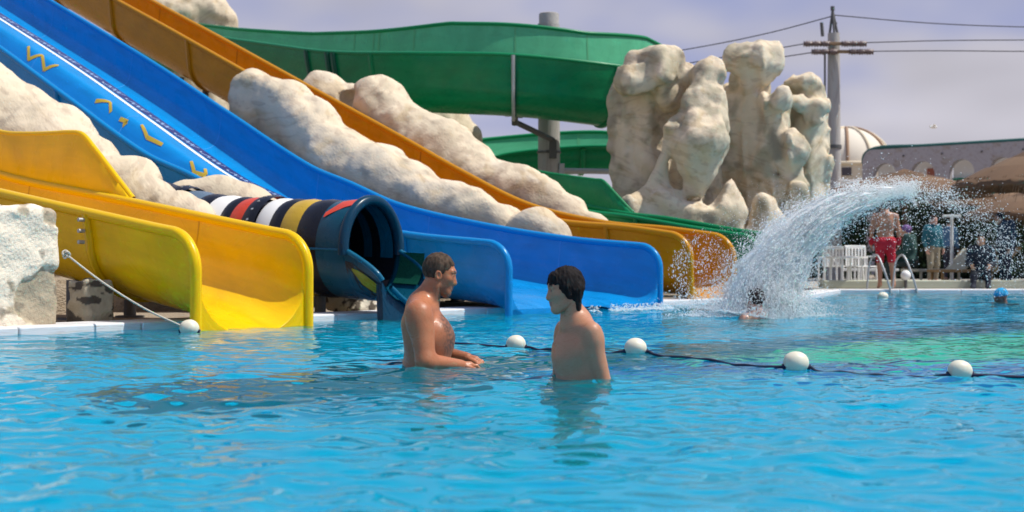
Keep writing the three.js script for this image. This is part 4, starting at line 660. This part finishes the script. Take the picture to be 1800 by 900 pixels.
// ---------------------------------------------------------------- far side of the pool: deck, furniture, people
const FD = 26.2;                                        // far pool edge
{
  const t = loft([[V(6.0, DECK + 0.002, -26.4), V(40, DECK + 0.002, -26.4)], [V(4, DECK + 0.002, -46), V(60, DECK + 0.002, -46)]], false, (i, j) => [i * 20, j * 40]);
  structure('pool_deck', t, std(0.42, 0.4, 0.36, 0.9, { map: mapStain }), 'pale paved deck on the far side of the pool', 'deck');
  structure('deck_step', box(30, 0.16, 0.5, 21.2, DECK + 0.08, -27.4, 0.02), std(0.5, 0.53, 0.42, 0.85, { map: mapStain }), 'low pale step along the far deck', 'step');
}
const stand = (px, d) => [at(px, 500, d).x, DECK + 0.002, -d];
const standStep = (px, d) => [at(px, 500, d).x, DECK + 0.16, -d];
const folk = 'people on the far deck';
const hairCap = (c, more = {}) => ({ fine: false, hairField: dark, hairColor: c, ...more });
person('person in bright red shorts standing with bare back at the far pool edge', hairCap([0.02, 0.015, 0.012], { feet: stand(1556, 26.75), turn: 1.4, tall: 1.74, skin: [0.42, 0.2, 0.12], set: folk, joints: { kR: [0.02, 0.49, 0.13], aR: [-0.04, 0.08, 0.15], tR: [0.12, 0.03, 0.17] }, clothes: [trunks(0.5, 1.0, cloth(0.42, 0.012, 0.03))] }));
const SIT = { kR: [0.42, 0.86, 0.13], aR: [0.45, 0.46, 0.14], tR: [0.6, 0.43, 0.14], kL: [0.42, 0.86, -0.13], aL: [0.45, 0.46, -0.14], tL: [0.6, 0.43, -0.14], eR: [0.05, 1.12, 0.24], wR: [0.3, 1.08, 0.18], hR: [0.4, 1.02, 0.16], eL: [0.05, 1.12, -0.24], wL: [0.3, 1.08, -0.18], hL: [0.4, 1.02, -0.16] };
const shirt = (m, y1 = 1.5) => ({ name: 'shirt', thick: 0.014, material: m, keep: (x, y, z) => Math.max(0.88 - y, y - y1) });
const pants = m => ({ name: 'trousers', thick: 0.014, material: m, keep: (x, y) => Math.max(0.12 - y, y - 0.98) });
const onSeat = (px, d, seat = 0.45) => [at(px, 500, d).x, DECK + seat - 0.82, -d];
person('seated person in dark green with a violet scarf, leaning towards the red shorts', hairCap([0.2, 0.12, 0.28], { feet: onSeat(1600, 29), turn: 2.6, set: folk, skin: [0.5, 0.26, 0.17], joints: { ...SIT, head: [0.1, 1.56, 0], neck: [0.05, 1.44, 0], top: [0.05, 1.37, 0] }, clothes: [shirt(cloth(0.02, 0.06, 0.055)), { ...pants(cloth(0.02, 0.035, 0.035)), keep: (x, y) => Math.max(0.5 - y, y - 0.98) }] }));
person('person in a teal top standing behind the loungers, pale face turned', hairCap([0.05, 0.03, 0.025], { feet: stand(1640, 33), turn: -1.2, tall: 1.66, set: folk, skin: [0.55, 0.32, 0.26], clothes: [shirt(cloth(0.02, 0.12, 0.16)), pants(cloth(0.25, 0.22, 0.16))] }));
person('person in black seated low on the deck step, face bare', hairCap([0.02, 0.02, 0.02], { feet: onSeat(1724, 27.4, 0.2), turn: -1.9, set: folk, skin: [0.42, 0.25, 0.16], joints: { ...SIT, aR: [0.5, 0.66, 0.14], tR: [0.64, 0.63, 0.14], aL: [0.5, 0.66, -0.14], tL: [0.64, 0.63, -0.14] }, clothes: [shirt(cloth(0.012, 0.02, 0.035)), { ...pants(cloth(0.012, 0.016, 0.03)), keep: (x, y) => Math.max(0.6 - y, y - 0.98) }] }));
person('person in dark navy clothes standing bent beside the seated one in black', hairCap([0.015, 0.015, 0.02], { feet: stand(1768, 27.6), turn: 3.4, tall: 1.6, set: folk, skin: [0.3, 0.17, 0.11], joints: { head: [0.16, 1.5, 0], neck: [0.08, 1.4, 0], top: [0.06, 1.34, 0] }, clothes: [shirt(cloth(0.012, 0.03, 0.06)), pants(cloth(0.015, 0.02, 0.04))] }));
person('person in a pale blue shirt standing far back under the thatch', hairCap([0.03, 0.02, 0.02], { feet: stand(1668, 37), turn: 0.6, tall: 1.72, set: folk, skin: [0.45, 0.26, 0.18], clothes: [shirt(cloth(0.08, 0.18, 0.32)), pants(cloth(0.05, 0.05, 0.07))] }));
function chair(px, d, turn, label) {
  const o = group('plastic_chair', label, 'chair', stand(px, d), turn, 'white plastic chairs'), m = M.white;
  mesh('seat', box(0.48, 0.03, 0.46, 0, 0.43, 0, 0.012), m, o);
  for (const [x, z] of [[-0.2, -0.2], [0.2, -0.2], [-0.2, 0.2], [0.2, 0.2]]) mesh('leg', rod(V(x * 1.15, 0, z * 1.15), V(x, 0.43, z), 0.022), m, o);
  const back = mesh('backrest', merge([box(0.5, 0.07, 0.03, 0, 0.84, -0.27), box(0.05, 0.42, 0.03, -0.22, 0.64, -0.245), box(0.05, 0.42, 0.03, 0.22, 0.64, -0.245)]), m, o);
  for (let i = 0; i < 5; i++) mesh('slat', box(0.045, 0.36, 0.018, -0.15 + i * 0.075, 0.63, -0.25), m, back);
  for (const x of [-0.26, 0.26]) mesh('armrest', merge([box(0.05, 0.025, 0.44, x, 0.64, 0), rod(V(x, 0.43, 0.18), V(x, 0.64, 0.18), 0.016)]), m, o);
}
chair(1515, 28.3, 0.3, 'white plastic armchair standing beside the person in red shorts'); chair(1470, 30.5, 2.6, 'white plastic armchair further back by the white railing');
{
  const o = group('plastic_table', 'low white plastic table in front of the white armchair', 'table', stand(1488, 27.5));
  mesh('table_top', new THREE.CylinderGeometry(0.42, 0.42, 0.03, 32).translate(0, 0.62, 0), M.white, o);
  for (const a of [0.5, 2.1, 3.6, 5.2]) mesh('leg', rod(V(Math.cos(a) * 0.36, 0, Math.sin(a) * 0.36), V(Math.cos(a) * 0.3, 0.61, Math.sin(a) * 0.3), 0.02), M.white, o);
}
{
  const o = group('railing', 'low white railing along the deck behind the spray', 'railing', [0, DECK, 0]), x0 = at(1425, 0, 30).x, x1 = at(1512, 0, 30).x;
  mesh('top_rail', box(x1 - x0, 0.05, 0.05, (x0 + x1) / 2, 0.62, -29.4), M.white, o); mesh('bottom_rail', box(x1 - x0, 0.05, 0.05, (x0 + x1) / 2, 0.1, -29.4), M.white, o);
  for (let x = x0 + 0.04; x < x1; x += 0.13) mesh('baluster', box(0.035, 0.5, 0.035, x, 0.36, -29.4, 0.006), M.white, o);
}
{
  const p = stand(1566, 26.15), o = group('pool_ladder', 'steel pool ladder with bent handrails before the person in red shorts', 'ladder', [p[0], 0, p[2]]);
  for (const x of [-0.25, 0.25]) mesh('handrail', tube([V(x - 0.12, DECK, -0.35), V(x - 0.06, 0.62, -0.3), V(x, 0.72, -0.1), V(x + 0.08, 0.45, 0.12), V(x + 0.2, -0.1, 0.24), V(x + 0.2, -0.8, 0.25)], 0.02, 50, 8), M.steel, o);
  for (const y of [-0.1, -0.35, -0.6]) mesh('step', box(0.5, 0.03, 0.08, 0.2, y, 0.25), M.steel, o);
}
function lounger(px, d, turn, label, m) {
  const o = group('sun_lounger', label, 'lounger', stand(px, d), turn, 'sun loungers on the far deck');
  mesh('bed', box(1.3, 0.06, 0.62, 0, 0.34, 0), m, o); const b = mesh('backrest', box(0.7, 0.05, 0.62, 0.35, 0, 0), m, o); b.position.set(0.62, 0.35, 0); b.rotation.z = 0.75;
  for (const [x, z] of [[-0.55, -0.26], [-0.55, 0.26], [0.5, -0.26], [0.5, 0.26]]) mesh('leg', box(0.05, 0.34, 0.05, x, 0.17, z), m, o);
}
const wood = std(0.34, 0.2, 0.08, 0.8);
lounger(1692, 28.6, 0.1, 'wooden sun lounger between the scarf and the person in black', wood); lounger(1640, 30.5, 0.4, 'pale sun lounger standing behind the wooden one', std(0.45, 0.42, 0.32, 0.8)); lounger(1530, 33, 2.9, 'white sun lounger behind the armchair', M.white);
{ const p = at(1592, 484, 27.1), o = group('globe_lamp', 'small white globe on a short post at the pool edge', 'lamp', [p.x, DECK + 0.002, p.z]); mesh('globe', new THREE.SphereGeometry(0.1, 20, 14).translate(0, p.y - DECK, 0), M.white, o); mesh('post', rod(V(0, 0, 0), V(0, p.y - DECK - 0.08, 0), 0.03), M.darkSteel, o); }
{ const o = group('parasol_stand', 'slim white post with a square crossbar on the far deck', 'post', stand(1673, 31)); mesh('pole', rod(V(0, 0, 0), V(0, 1.55, 0), 0.035), M.white, o); mesh('crossbar', box(0.42, 0.06, 0.06, 0, 1.57, 0), M.white, o); mesh('foot', box(0.4, 0.06, 0.4, 0, 0.03, 0), M.white, o); }
// thatched shades
function thatch(px, d, R, eave, rise, label, seed) {
  const b = at(px, 500, d), o = group('thatched_shade', label, 'sunshade', [b.x, DECK + 0.002, b.z], seed, 'thatched sunshades'), r = rng(seed * 100 + 7);
  const strawA = [std(0.15, 0.088, 0.05, 0.95), std(0.19, 0.118, 0.07, 0.95), std(0.12, 0.07, 0.04, 0.95)];
  mesh('pole', rod(V(0, 0, 0), V(0, eave + rise * 0.9, 0), 0.08, 0.06), std(0.15, 0.09, 0.05, 0.9), o);
  const layers = 4;
  for (let l = 0; l < layers; l++) {                   // courses of straw, each hanging over the next one down
    const r0 = R * (1 - l / layers) + 0.04, r1 = Math.max(0.02, R * (1 - (l + 1.25) / layers)), y0 = eave + rise * l / layers - 0.05, y1 = eave + rise * Math.min(1, (l + 1.25) / layers) + 0.02, rows = [[], [], []];
    for (let i = 0; i <= 72; i++) { const a = i / 72 * Math.PI * 2, q = i === 72 ? rows : null, j = 0.06 * nz(Math.cos(a) * 9 + l, Math.sin(a) * 9, seed); rows[0].push(V(Math.cos(a) * (r0 + j), y0 - 0.12 + j * 1.5, Math.sin(a) * (r0 + j))); rows[1].push(V(Math.cos(a) * (r0 + j), y0 + j, Math.sin(a) * (r0 + j))); rows[2].push(V(Math.cos(a) * r1, y1, Math.sin(a) * r1)); }
    mesh('thatch_course', loft(rows), strawA[l % 3], o);
  }
  const straws = []; for (let i = 0; i < 700; i++) { const a = r() * 6.283, k = r(), l = Math.floor(k * layers), rr = R * (1 - l / layers) + 0.03, y = eave + rise * l / layers - 0.04; const dx = Math.cos(a), dz = Math.sin(a), len = 0.18 + r() * 0.22; straws.push(rod(V(dx * (rr - 0.12), y + 0.09, dz * (rr - 0.12)), V(dx * (rr + len * 0.3), y - len * 0.8, dz * (rr + len * 0.3)), 0.008, 0.004, 4)); }
  const f = mesh('straw_fringe', merge(straws), strawA[1], o); f.userData.kind = 'stuff';
  for (let i = 0; i < 8; i++) { const a = i / 8 * 6.283; mesh('rafter', rod(V(0, eave + rise * 0.82, 0), V(Math.cos(a) * R * 0.96, eave - 0.04, Math.sin(a) * R * 0.96), 0.03), std(0.12, 0.07, 0.04, 0.9), o); }
}
thatch(1845, 29, 1.95, 2.24, 0.85, 'broad brown thatched sunshade nearest to the dark clothed bathers', 1);
thatch(1590, 39, 2.35, 2.55, 0.62, 'wide flat thatched sunshade rising behind the arc of spray', 2);
thatch(1830, 36, 1.9, 1.85, 0.7, 'lower thatched sunshade seen beneath the broad one', 3);
thatch(1735, 44, 2.2, 2.4, 0.7, 'distant thatched sunshade standing between the others', 4);
thatch(1455, 41, 1.6, 2.2, 0.7, 'distant thatched sunshade beside the utility pole', 5);
// hedges behind the deck
function hedge(x0, x1, z, h, label, seed) {
  const o = group('hedge', label, 'hedge', [(x0 + x1) / 2, DECK - 0.03, z], 0, 'hedges behind the deck'), r = rng(seed), n = Math.round((x1 - x0) * 520);
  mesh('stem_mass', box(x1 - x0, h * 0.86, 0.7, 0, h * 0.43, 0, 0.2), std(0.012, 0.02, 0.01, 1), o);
  const leaf = new THREE.BufferGeometry(); leaf.setAttribute('position', new THREE.Float32BufferAttribute([0, -0.09, 0, 0.045, 0, 0.012, 0, 0.1, 0, -0.045, 0, 0.012], 3)); leaf.setIndex([0, 1, 2, 0, 2, 3]); leaf.computeVertexNormals();
  const im = new THREE.InstancedMesh(leaf, std(1, 1, 1, 0.7), n), m = new THREE.Matrix4(), q = new THREE.Quaternion(), e = new THREE.Euler();
  for (let i = 0; i < n; i++) { const x = (r() - 0.5) * (x1 - x0 + 0.3), y = Math.pow(r(), 0.8) * h * (0.92 + 0.2 * nz(x * 1.1, seed, 2)), z2 = (r() < 0.7 ? 1 : r() * 2 - 1) * (0.4 + 0.22 * nz(x * 1.6, y * 1.6, seed)) ; e.set(r() * 6, r() * 6, r() * 6); q.setFromEuler(e); const s = 0.7 + r() * 0.9; m.compose(V(x, y, z2), q, V(s, s, s)); im.setMatrixAt(i, m); const k = 0.5 + r(); im.setColorAt(i, lin(0.03 * k, 0.058 * k, 0.018 * k)); }
  im.name = 'foliage'; im.userData.kind = 'stuff'; shade(im); o.add(im);
}
hedge(5.5, 11.5, -44.5, 2.5, 'dark clipped hedge behind the flat thatched shade', 3); hedge(11.6, 17.5, -43.5, 2.7, 'dark hedge behind the person in teal', 4); hedge(17.6, 25, -44, 2.5, 'dark hedge at the far end of the deck', 5);
// arcaded wall, dome, utility pole
{
  const a = at(1522, 262, 62.5), b = at(1830, 246, 57.3), len = Math.hypot(b.x - a.x, b.z - a.z), H = 5.7;
  const o = group('arcade_wall', 'grey wall with white arches and dark green coping behind the thatch', 'building', [a.x, 0, a.z], -Math.atan2(b.z - a.z, b.x - a.x));
  const s = new THREE.Shape(); s.moveTo(0, 0); s.lineTo(len, 0); s.lineTo(len, H); s.lineTo(0.5, H); s.quadraticCurveTo(0.1, H, 0, H - 0.55); s.lineTo(0, 0);
  const arches = []; for (let x = 1.1; x < len - 1; x += 1.78) arches.push(x);
  for (const x of arches) { const h = new THREE.Path(); h.moveTo(x - 0.56, 3); h.lineTo(x + 0.56, 3); h.lineTo(x + 0.56, 4.5); h.absarc(x, 4.5, 0.56, 0, Math.PI, false); h.lineTo(x - 0.56, 3); s.holes.push(h); }
  mesh('wall', new THREE.ExtrudeGeometry(s, { depth: 0.35, bevelEnabled: false, curveSegments: 16 }), std(0.40, 0.38, 0.40, 0.9, { map: mapStain }), o);
  mesh('coping', tube([V(-0.02, H - 0.62, 0.18), V(0.06, H - 0.2, 0.18), V(0.5, H + 0.03, 0.18), V(3, H + 0.03, 0.18), V(len, H + 0.03, 0.18)], 0.11, 80, 8), std(0.01, 0.09, 0.075, 0.6), o);
  const white = std(0.72, 0.71, 0.68, 0.8), greenTrim = std(0.02, 0.2, 0.13, 0.7);
  arches.forEach((x, i) => { const w = mesh('arch_recess', box(1.2, 2.6, 0.1, x, 3.85, -0.25, 0.01), white, o); mesh('sill', box(1.12, 0.1, 0.2, x, 4.24 - 0.12 * (i % 2), -0.12, 0.01), greenTrim, w); if (i % 2) mesh('shutter', box(0.42, 0.34, 0.06, x + 0.2, 4.6, -0.17, 0.01), std(0.35, 0.12, 0.08, 0.9), w); });
  for (let x = 2; x < len; x += 1.78) mesh('wall_stud', new THREE.SphereGeometry(0.05, 8, 6).translate(x, H - 0.35, 0.37), M.darkSteel, o);
}
{
  const c = at(1487, 300, 74), o = group('domed_building', 'cream domed building with brown ribs behind the utility pole', 'building', [c.x, 0, c.z]), Y = at(0, 292, 74).y, cream = std(0.66, 0.58, 0.44, 0.85, { map: mapStain }), rib = std(0.30, 0.19, 0.12, 0.85);
  mesh('drum', new THREE.CylinderGeometry(2.45, 2.45, Y, 40).translate(0, Y / 2, 0), cream, o);
  mesh('dome', new THREE.SphereGeometry(2.4, 40, 20, 0, 6.2832, 0, Math.PI / 2).scale(1, 0.86, 1).translate(0, Y, 0), std(0.68, 0.62, 0.52, 0.8), o);
  for (let i = 0; i < 12; i++) { const a = i / 12 * 6.2832 + 0.2, pts = []; for (let k = 0; k <= 10; k++) { const e = k / 10 * 1.5; pts.push(V(Math.cos(a) * 2.42 * Math.cos(e), Y + 2.08 * Math.sin(e), Math.sin(a) * 2.42 * Math.cos(e))); } mesh('rib', tube(pts, 0.09, 20, 6), i % 2 ? rib : cream, o); }
  mesh('cornice', new THREE.TorusGeometry(2.48, 0.1, 8, 48).rotateX(Math.PI / 2).translate(0, Y, 0), cream, o);
  for (let i = 0; i < 14; i++) { const a = i / 14 * 6.2832; mesh('window', box(0.5, 0.42, 0.1, 0, 0, 0).rotateY(Math.PI / 2 - a).translate(Math.cos(a) * 2.45, Y - 0.45, Math.sin(a) * 2.45), std(0.06, 0.05, 0.06, 0.3), o); }
  for (let i = 0; i < 30; i++) mesh('baluster', box(0.09, 0.7, 0.09, -1.5 + i * 0.13, Y - 1.35, 3.2, 0.01), M.white, o);
  mesh('balcony_rail', box(4, 0.1, 0.16, 0.4, Y - 0.98, 3.2), M.white, o); mesh('balcony_slab', box(4, 0.16, 0.9, 0.4, Y - 1.8, 2.85), cream, o);
}
{
  const D = 40, b = at(1466, 462, D), top = at(1466, 60, D).y, o = group('utility_pole', 'concrete utility pole with two crossarms of insulators', 'pole', [b.x, DECK - 0.03, b.z]), L = (px, py) => { const p = at(px, py, D); return V(p.x - b.x, p.y - DECK + 0.03, 0); };
  mesh('mast', new THREE.CylinderGeometry(0.17, 0.23, top, 28).translate(0, top / 2, 0), M.concrete, o);
  mesh('band', new THREE.CylinderGeometry(0.225, 0.225, 0.1, 24).translate(0, L(0, 258).y, 0), M.darkSteel, o);
  const tip = L(1464, 18); mesh('spike', merge([rod(V(-0.13, top - 0.1, 0), tip, 0.035), rod(V(0.13, top - 0.1, 0), tip, 0.035), rod(V(0, top - 0.1, 0.1), tip, 0.035), rod(tip, tip.clone().add(V(0, 0.12, 0)), 0.06), box(0.2, 0.05, 0.05, 0, top + 0.3, 0)]), M.darkSteel, o);
  for (const [x0, x1, y] of [[1414, 1512, 79], [1428, 1524, 93]]) {
    const a = L(x0, y), c = L(x1, y), arm = mesh('crossarm', box(c.x - a.x, 0.09, 0.1, (a.x + c.x) / 2, a.y, 0.26), std(0.3, 0.2, 0.12, 0.9), o);
    for (const t of [0.02, 0.17, 0.33, 0.7, 0.84, 0.98]) mesh('insulator', new THREE.LatheGeometry([[0, -0.13], [0.09, -0.12], [0.05, -0.07], [0.1, -0.04], [0.06, 0], [0.1, 0.04], [0.05, 0.08], [0.09, 0.12], [0, 0.13]].map(p => new THREE.Vector2(...p)), 12).rotateZ(Math.PI / 2).translate(mixn(a.x, c.x, t), a.y - 0.02, 0.36), std(0.16, 0.11, 0.1, 0.35), arm);
  }
  mesh('rod', rod(L(1443, 66).setZ(0.26), L(1441, 42).setZ(0.26), 0.05), M.darkSteel, o); mesh('conduit', rod(L(1449, 95).setZ(0.1), L(1449, 300).setZ(0.1), 0.03), M.darkSteel, o);
}
const wire = (pts, label) => tag(mesh('power_line', tube(pts, 0.016, 60, 5), std(0.03, 0.03, 0.035, 0.8)), label, 'wire', 'power lines at the utility pole');
wire([at(1464, 26, 40), at(1630, 40, 41), at(1800, 47, 42), at(2300, 52, 46)], 'upper power line running from the pole tip over the arcade');
wire([at(1511, 75, 39.7), at(1660, 71, 41), at(1800, 70, 42), at(2300, 66, 46)], 'middle power line running from the upper crossarm over the arcade');
wire([at(1523, 90, 39.7), at(1660, 89, 41), at(1800, 90, 42), at(2300, 88, 46)], 'lower power line running from the lower crossarm over the arcade');
wire([at(1464, 28, 40), at(1350, 58, 41), at(1210, 86, 42), at(900, 130, 46)], 'power line sagging from the pole tip towards the tall rocks');
wire([at(1412, 77, 40), at(1360, 86, 41), at(1250, 104, 42), at(1000, 150, 46)], 'power line from the upper crossarm passing behind the round headed pillar');
wire([at(1428, 92, 40), at(1370, 101, 41), at(1250, 122, 42), at(1000, 170, 46)], 'power line from the lower crossarm passing behind the knobbly rock');
{ const p = at(1641, 223, 75), o = group('seagull', 'tiny white gull flying above the arcade wall', 'bird', [p.x, p.y, p.z]); mesh('body', new THREE.SphereGeometry(0.11, 12, 8).scale(1.9, 0.8, 0.8), M.white, o); for (const s of [-1, 1]) mesh('wing', loft([[V(-0.08, 0.02, 0), V(0.1, 0.02, 0)], [V(-0.06, 0.12, 0.24 * s), V(0.08, 0.12, 0.24 * s)], [V(-0.1, 0.08, 0.5 * s), V(-0.06, 0.08, 0.5 * s)]]), M.white, o); }

// ---------------------------------------------------------------- spray of water
{
  const r = rng(4242), gauss = () => (r() + r() + r() + r() - 2) * 1.0;
  const path = new THREE.CatmullRomCurve3([at(1338, 556, 14.5), at(1346, 500, 14.5), at(1388, 430, 14.6), at(1450, 375, 14.7), at(1530, 343, 14.9), at(1610, 338, 15.1), at(1690, 362, 15.3), at(1760, 420, 15.5), at(1795, 480, 15.6)], false, 'centripetal');
  const wide = curve([[0, 0.62], [0.12, 0.54], [0.25, 0.42], [0.4, 0.3], [0.55, 0.19], [0.7, 0.2], [0.85, 0.3], [1, 0.36]]);
  const drops = [];
  const add = (p, dir, size, stretch) => drops.push([p, dir, size, stretch]);
  for (let i = 0; i < 76000; i++) {                   // the arc
    const u = Math.pow(r(), 1.9) * 0.62 + (r() < 0.17 ? r() * 0.38 : 0), p = path.getPoint(u), t = path.getTangent(u), w = wide(u), n = V(-t.y, t.x, 0);
    p.addScaledVector(n, gauss() * w * 0.66).add(V(0, 0, gauss() * w * 0.7 + 0.1)); const clump = nz(p.x * 5, p.y * 5, p.z * 5); if (clump < -0.2 && r() < 0.6) continue;
    if (p.y > -0.02) add(p, t, (0.002 + 0.0058 * r() * r()) * (u > 0.5 ? 0.8 : 1), 1 + r() * 1.3);
  }
  for (let i = 0; i < 26000; i++) {                   // fine mist round the foot
    const u = Math.pow(r(), 1.5) * 0.34, p = path.getPoint(u), t = path.getTangent(u), w = wide(u); p.addScaledVector(V(-t.y, t.x, 0), gauss() * w * 1.05 + (r() < 0.3 ? 0.2 : 0)).add(V(0, 0, gauss() * 0.6)); if (p.y > 0 && nz(p.x * 3, p.y * 3, p.z * 3) > -0.25) add(p, t, 0.0014 + 0.0026 * r() * r(), 1 + r());
  }
  for (let i = 0; i < 4200; i++) {                    // stray drops falling to the right
    const u = 0.4 + r() * 0.6, p = path.getPoint(u), t = path.getTangent(u); p.add(V(gauss() * 0.35, gauss() * 0.32 - Math.pow(r(), 2) * 0.5, gauss() * 0.4)); if (p.y > 0.15) add(p, t, 0.002 + 0.005 * r() * r(), 1 + r());
  }
  for (let i = 0; i < 2200; i++) {                    // fan of spray before the orange slide
    const a = r(), l = Math.pow(r(), 0.8), p = at(mixn(1190, 1240, a) + l * (a - 0.5) * 60 + 20 * l, 552 - l * mixn(60, 150, Math.sin(a * 2.6 + 0.3)) , 14.9 + gauss() * 0.25); p.x += gauss() * 0.05; if (r() < 0.5 + nz(p.x * 9, p.y * 4, 3) * 1.2) add(p, V(0.2 * (a - 0.4), 1, 0).normalize(), 0.002 + 0.0045 * r() * r(), 1 + r() * 2);
  }
  for (let i = 0; i < 9000; i++) {                    // foam where the arc leaves the pool and below the blue mouth
    const k = r() < 0.86, p = k ? at(1325 + gauss() * 95, 556, 14.55 + gauss() * 0.35) : V(mixn(0.55, 2.0, Math.pow(r(), 0.6)), 0, 0); if (k) p.y = 0.0; else if (nz(p.x * 6, 3, 1) < -0.1) continue; else p.z = -mixn(15.6, 17.3, (p.x - 0.55) / 1.45) + Math.abs(gauss()) * 0.6 + 0.02;
    p.y = 0.012 + Math.pow(r(), 4) * (k ? 0.3 : 0.07); add(p, V(0, 1, 0), 0.003 + 0.005 * r(), 1);
  }
  const g = new THREE.IcosahedronGeometry(1, 1), im = new THREE.InstancedMesh(g, new THREE.MeshPhysicalMaterial({ color: lin(0.95, 0.96, 0.96), roughness: 0.7, transmission: 0.42, thickness: 0, ior: 1.33, side: THREE.DoubleSide }), drops.length);
  const m = new THREE.Matrix4(), q = new THREE.Quaternion();
  drops.forEach(([p, d, s, k], i) => { q.setFromUnitVectors(V(0, 1, 0), d); m.compose(p, q, V(s, s * k, s)); im.setMatrixAt(i, m); });
  im.name = 'drops'; shade(im);
  const o = group('water_spray', 'arc of white spray and drops thrown up from the pool', 'spray'); o.userData.kind = 'stuff'; o.add(im);
  // the unbroken sheets of water inside the arc, crumpled and torn towards the top
  const film = new THREE.MeshPhysicalMaterial({ color: lin(0.92, 0.94, 0.95), roughness: 0.55, transmission: 0.68, thickness: 0, ior: 1.33, side: THREE.DoubleSide });
  for (let k = 0; k < 4; k++) {
    const rows = [], N = 110, K = 60, end = 0.5 + 0.06 * k;
    for (let i = 0; i <= N; i++) { const u = i / N * end, p = path.getPoint(u), t = path.getTangent(u), n = V(-t.y, t.x, 0), w = wide(u) * (0.9 - 0.08 * (k % 3)) * (1 - 0.4 * smooth(0.6, 1, i / N)), row = [];
      for (let j = 0; j <= K; j++) { const f = j / K * 2 - 1, e = fbm(f * 11 + k * 5, u * 9, k, 4); row.push(p.clone().addScaledVector(n, f * w + 0.05 * fbm(f * 3, u * 16, k + 9, 2)).add(V(0, 0, (k - 1.5) * 0.15 + 0.1 * (1 - f * f) + 0.11 * e + 0.015 * fbm(f * 40, u * 60, k, 2)))); }
      rows.push(row); }
    const g2 = loft(rows), idx = [], P = g2.attributes.uv; const old = g2.index.array;
    for (let i = 0; i < old.length; i += 3) { const u = P.getX(old[i]), v = P.getY(old[i]), edge = Math.min(v, 1 - v) * 2; if (1.3 * fbm(u * 14 + k * 3, v * 16, k, 4) + 0.34 - 1.0 * smooth(0.4, 1, u) - 0.75 * (1 - smooth(0, 0.5, edge)) > 0) idx.push(old[i], old[i + 1], old[i + 2]); }
    g2.setIndex(idx); mesh('water_sheet', g2, film, o);
  }
}
renderer.render(scene, camera);
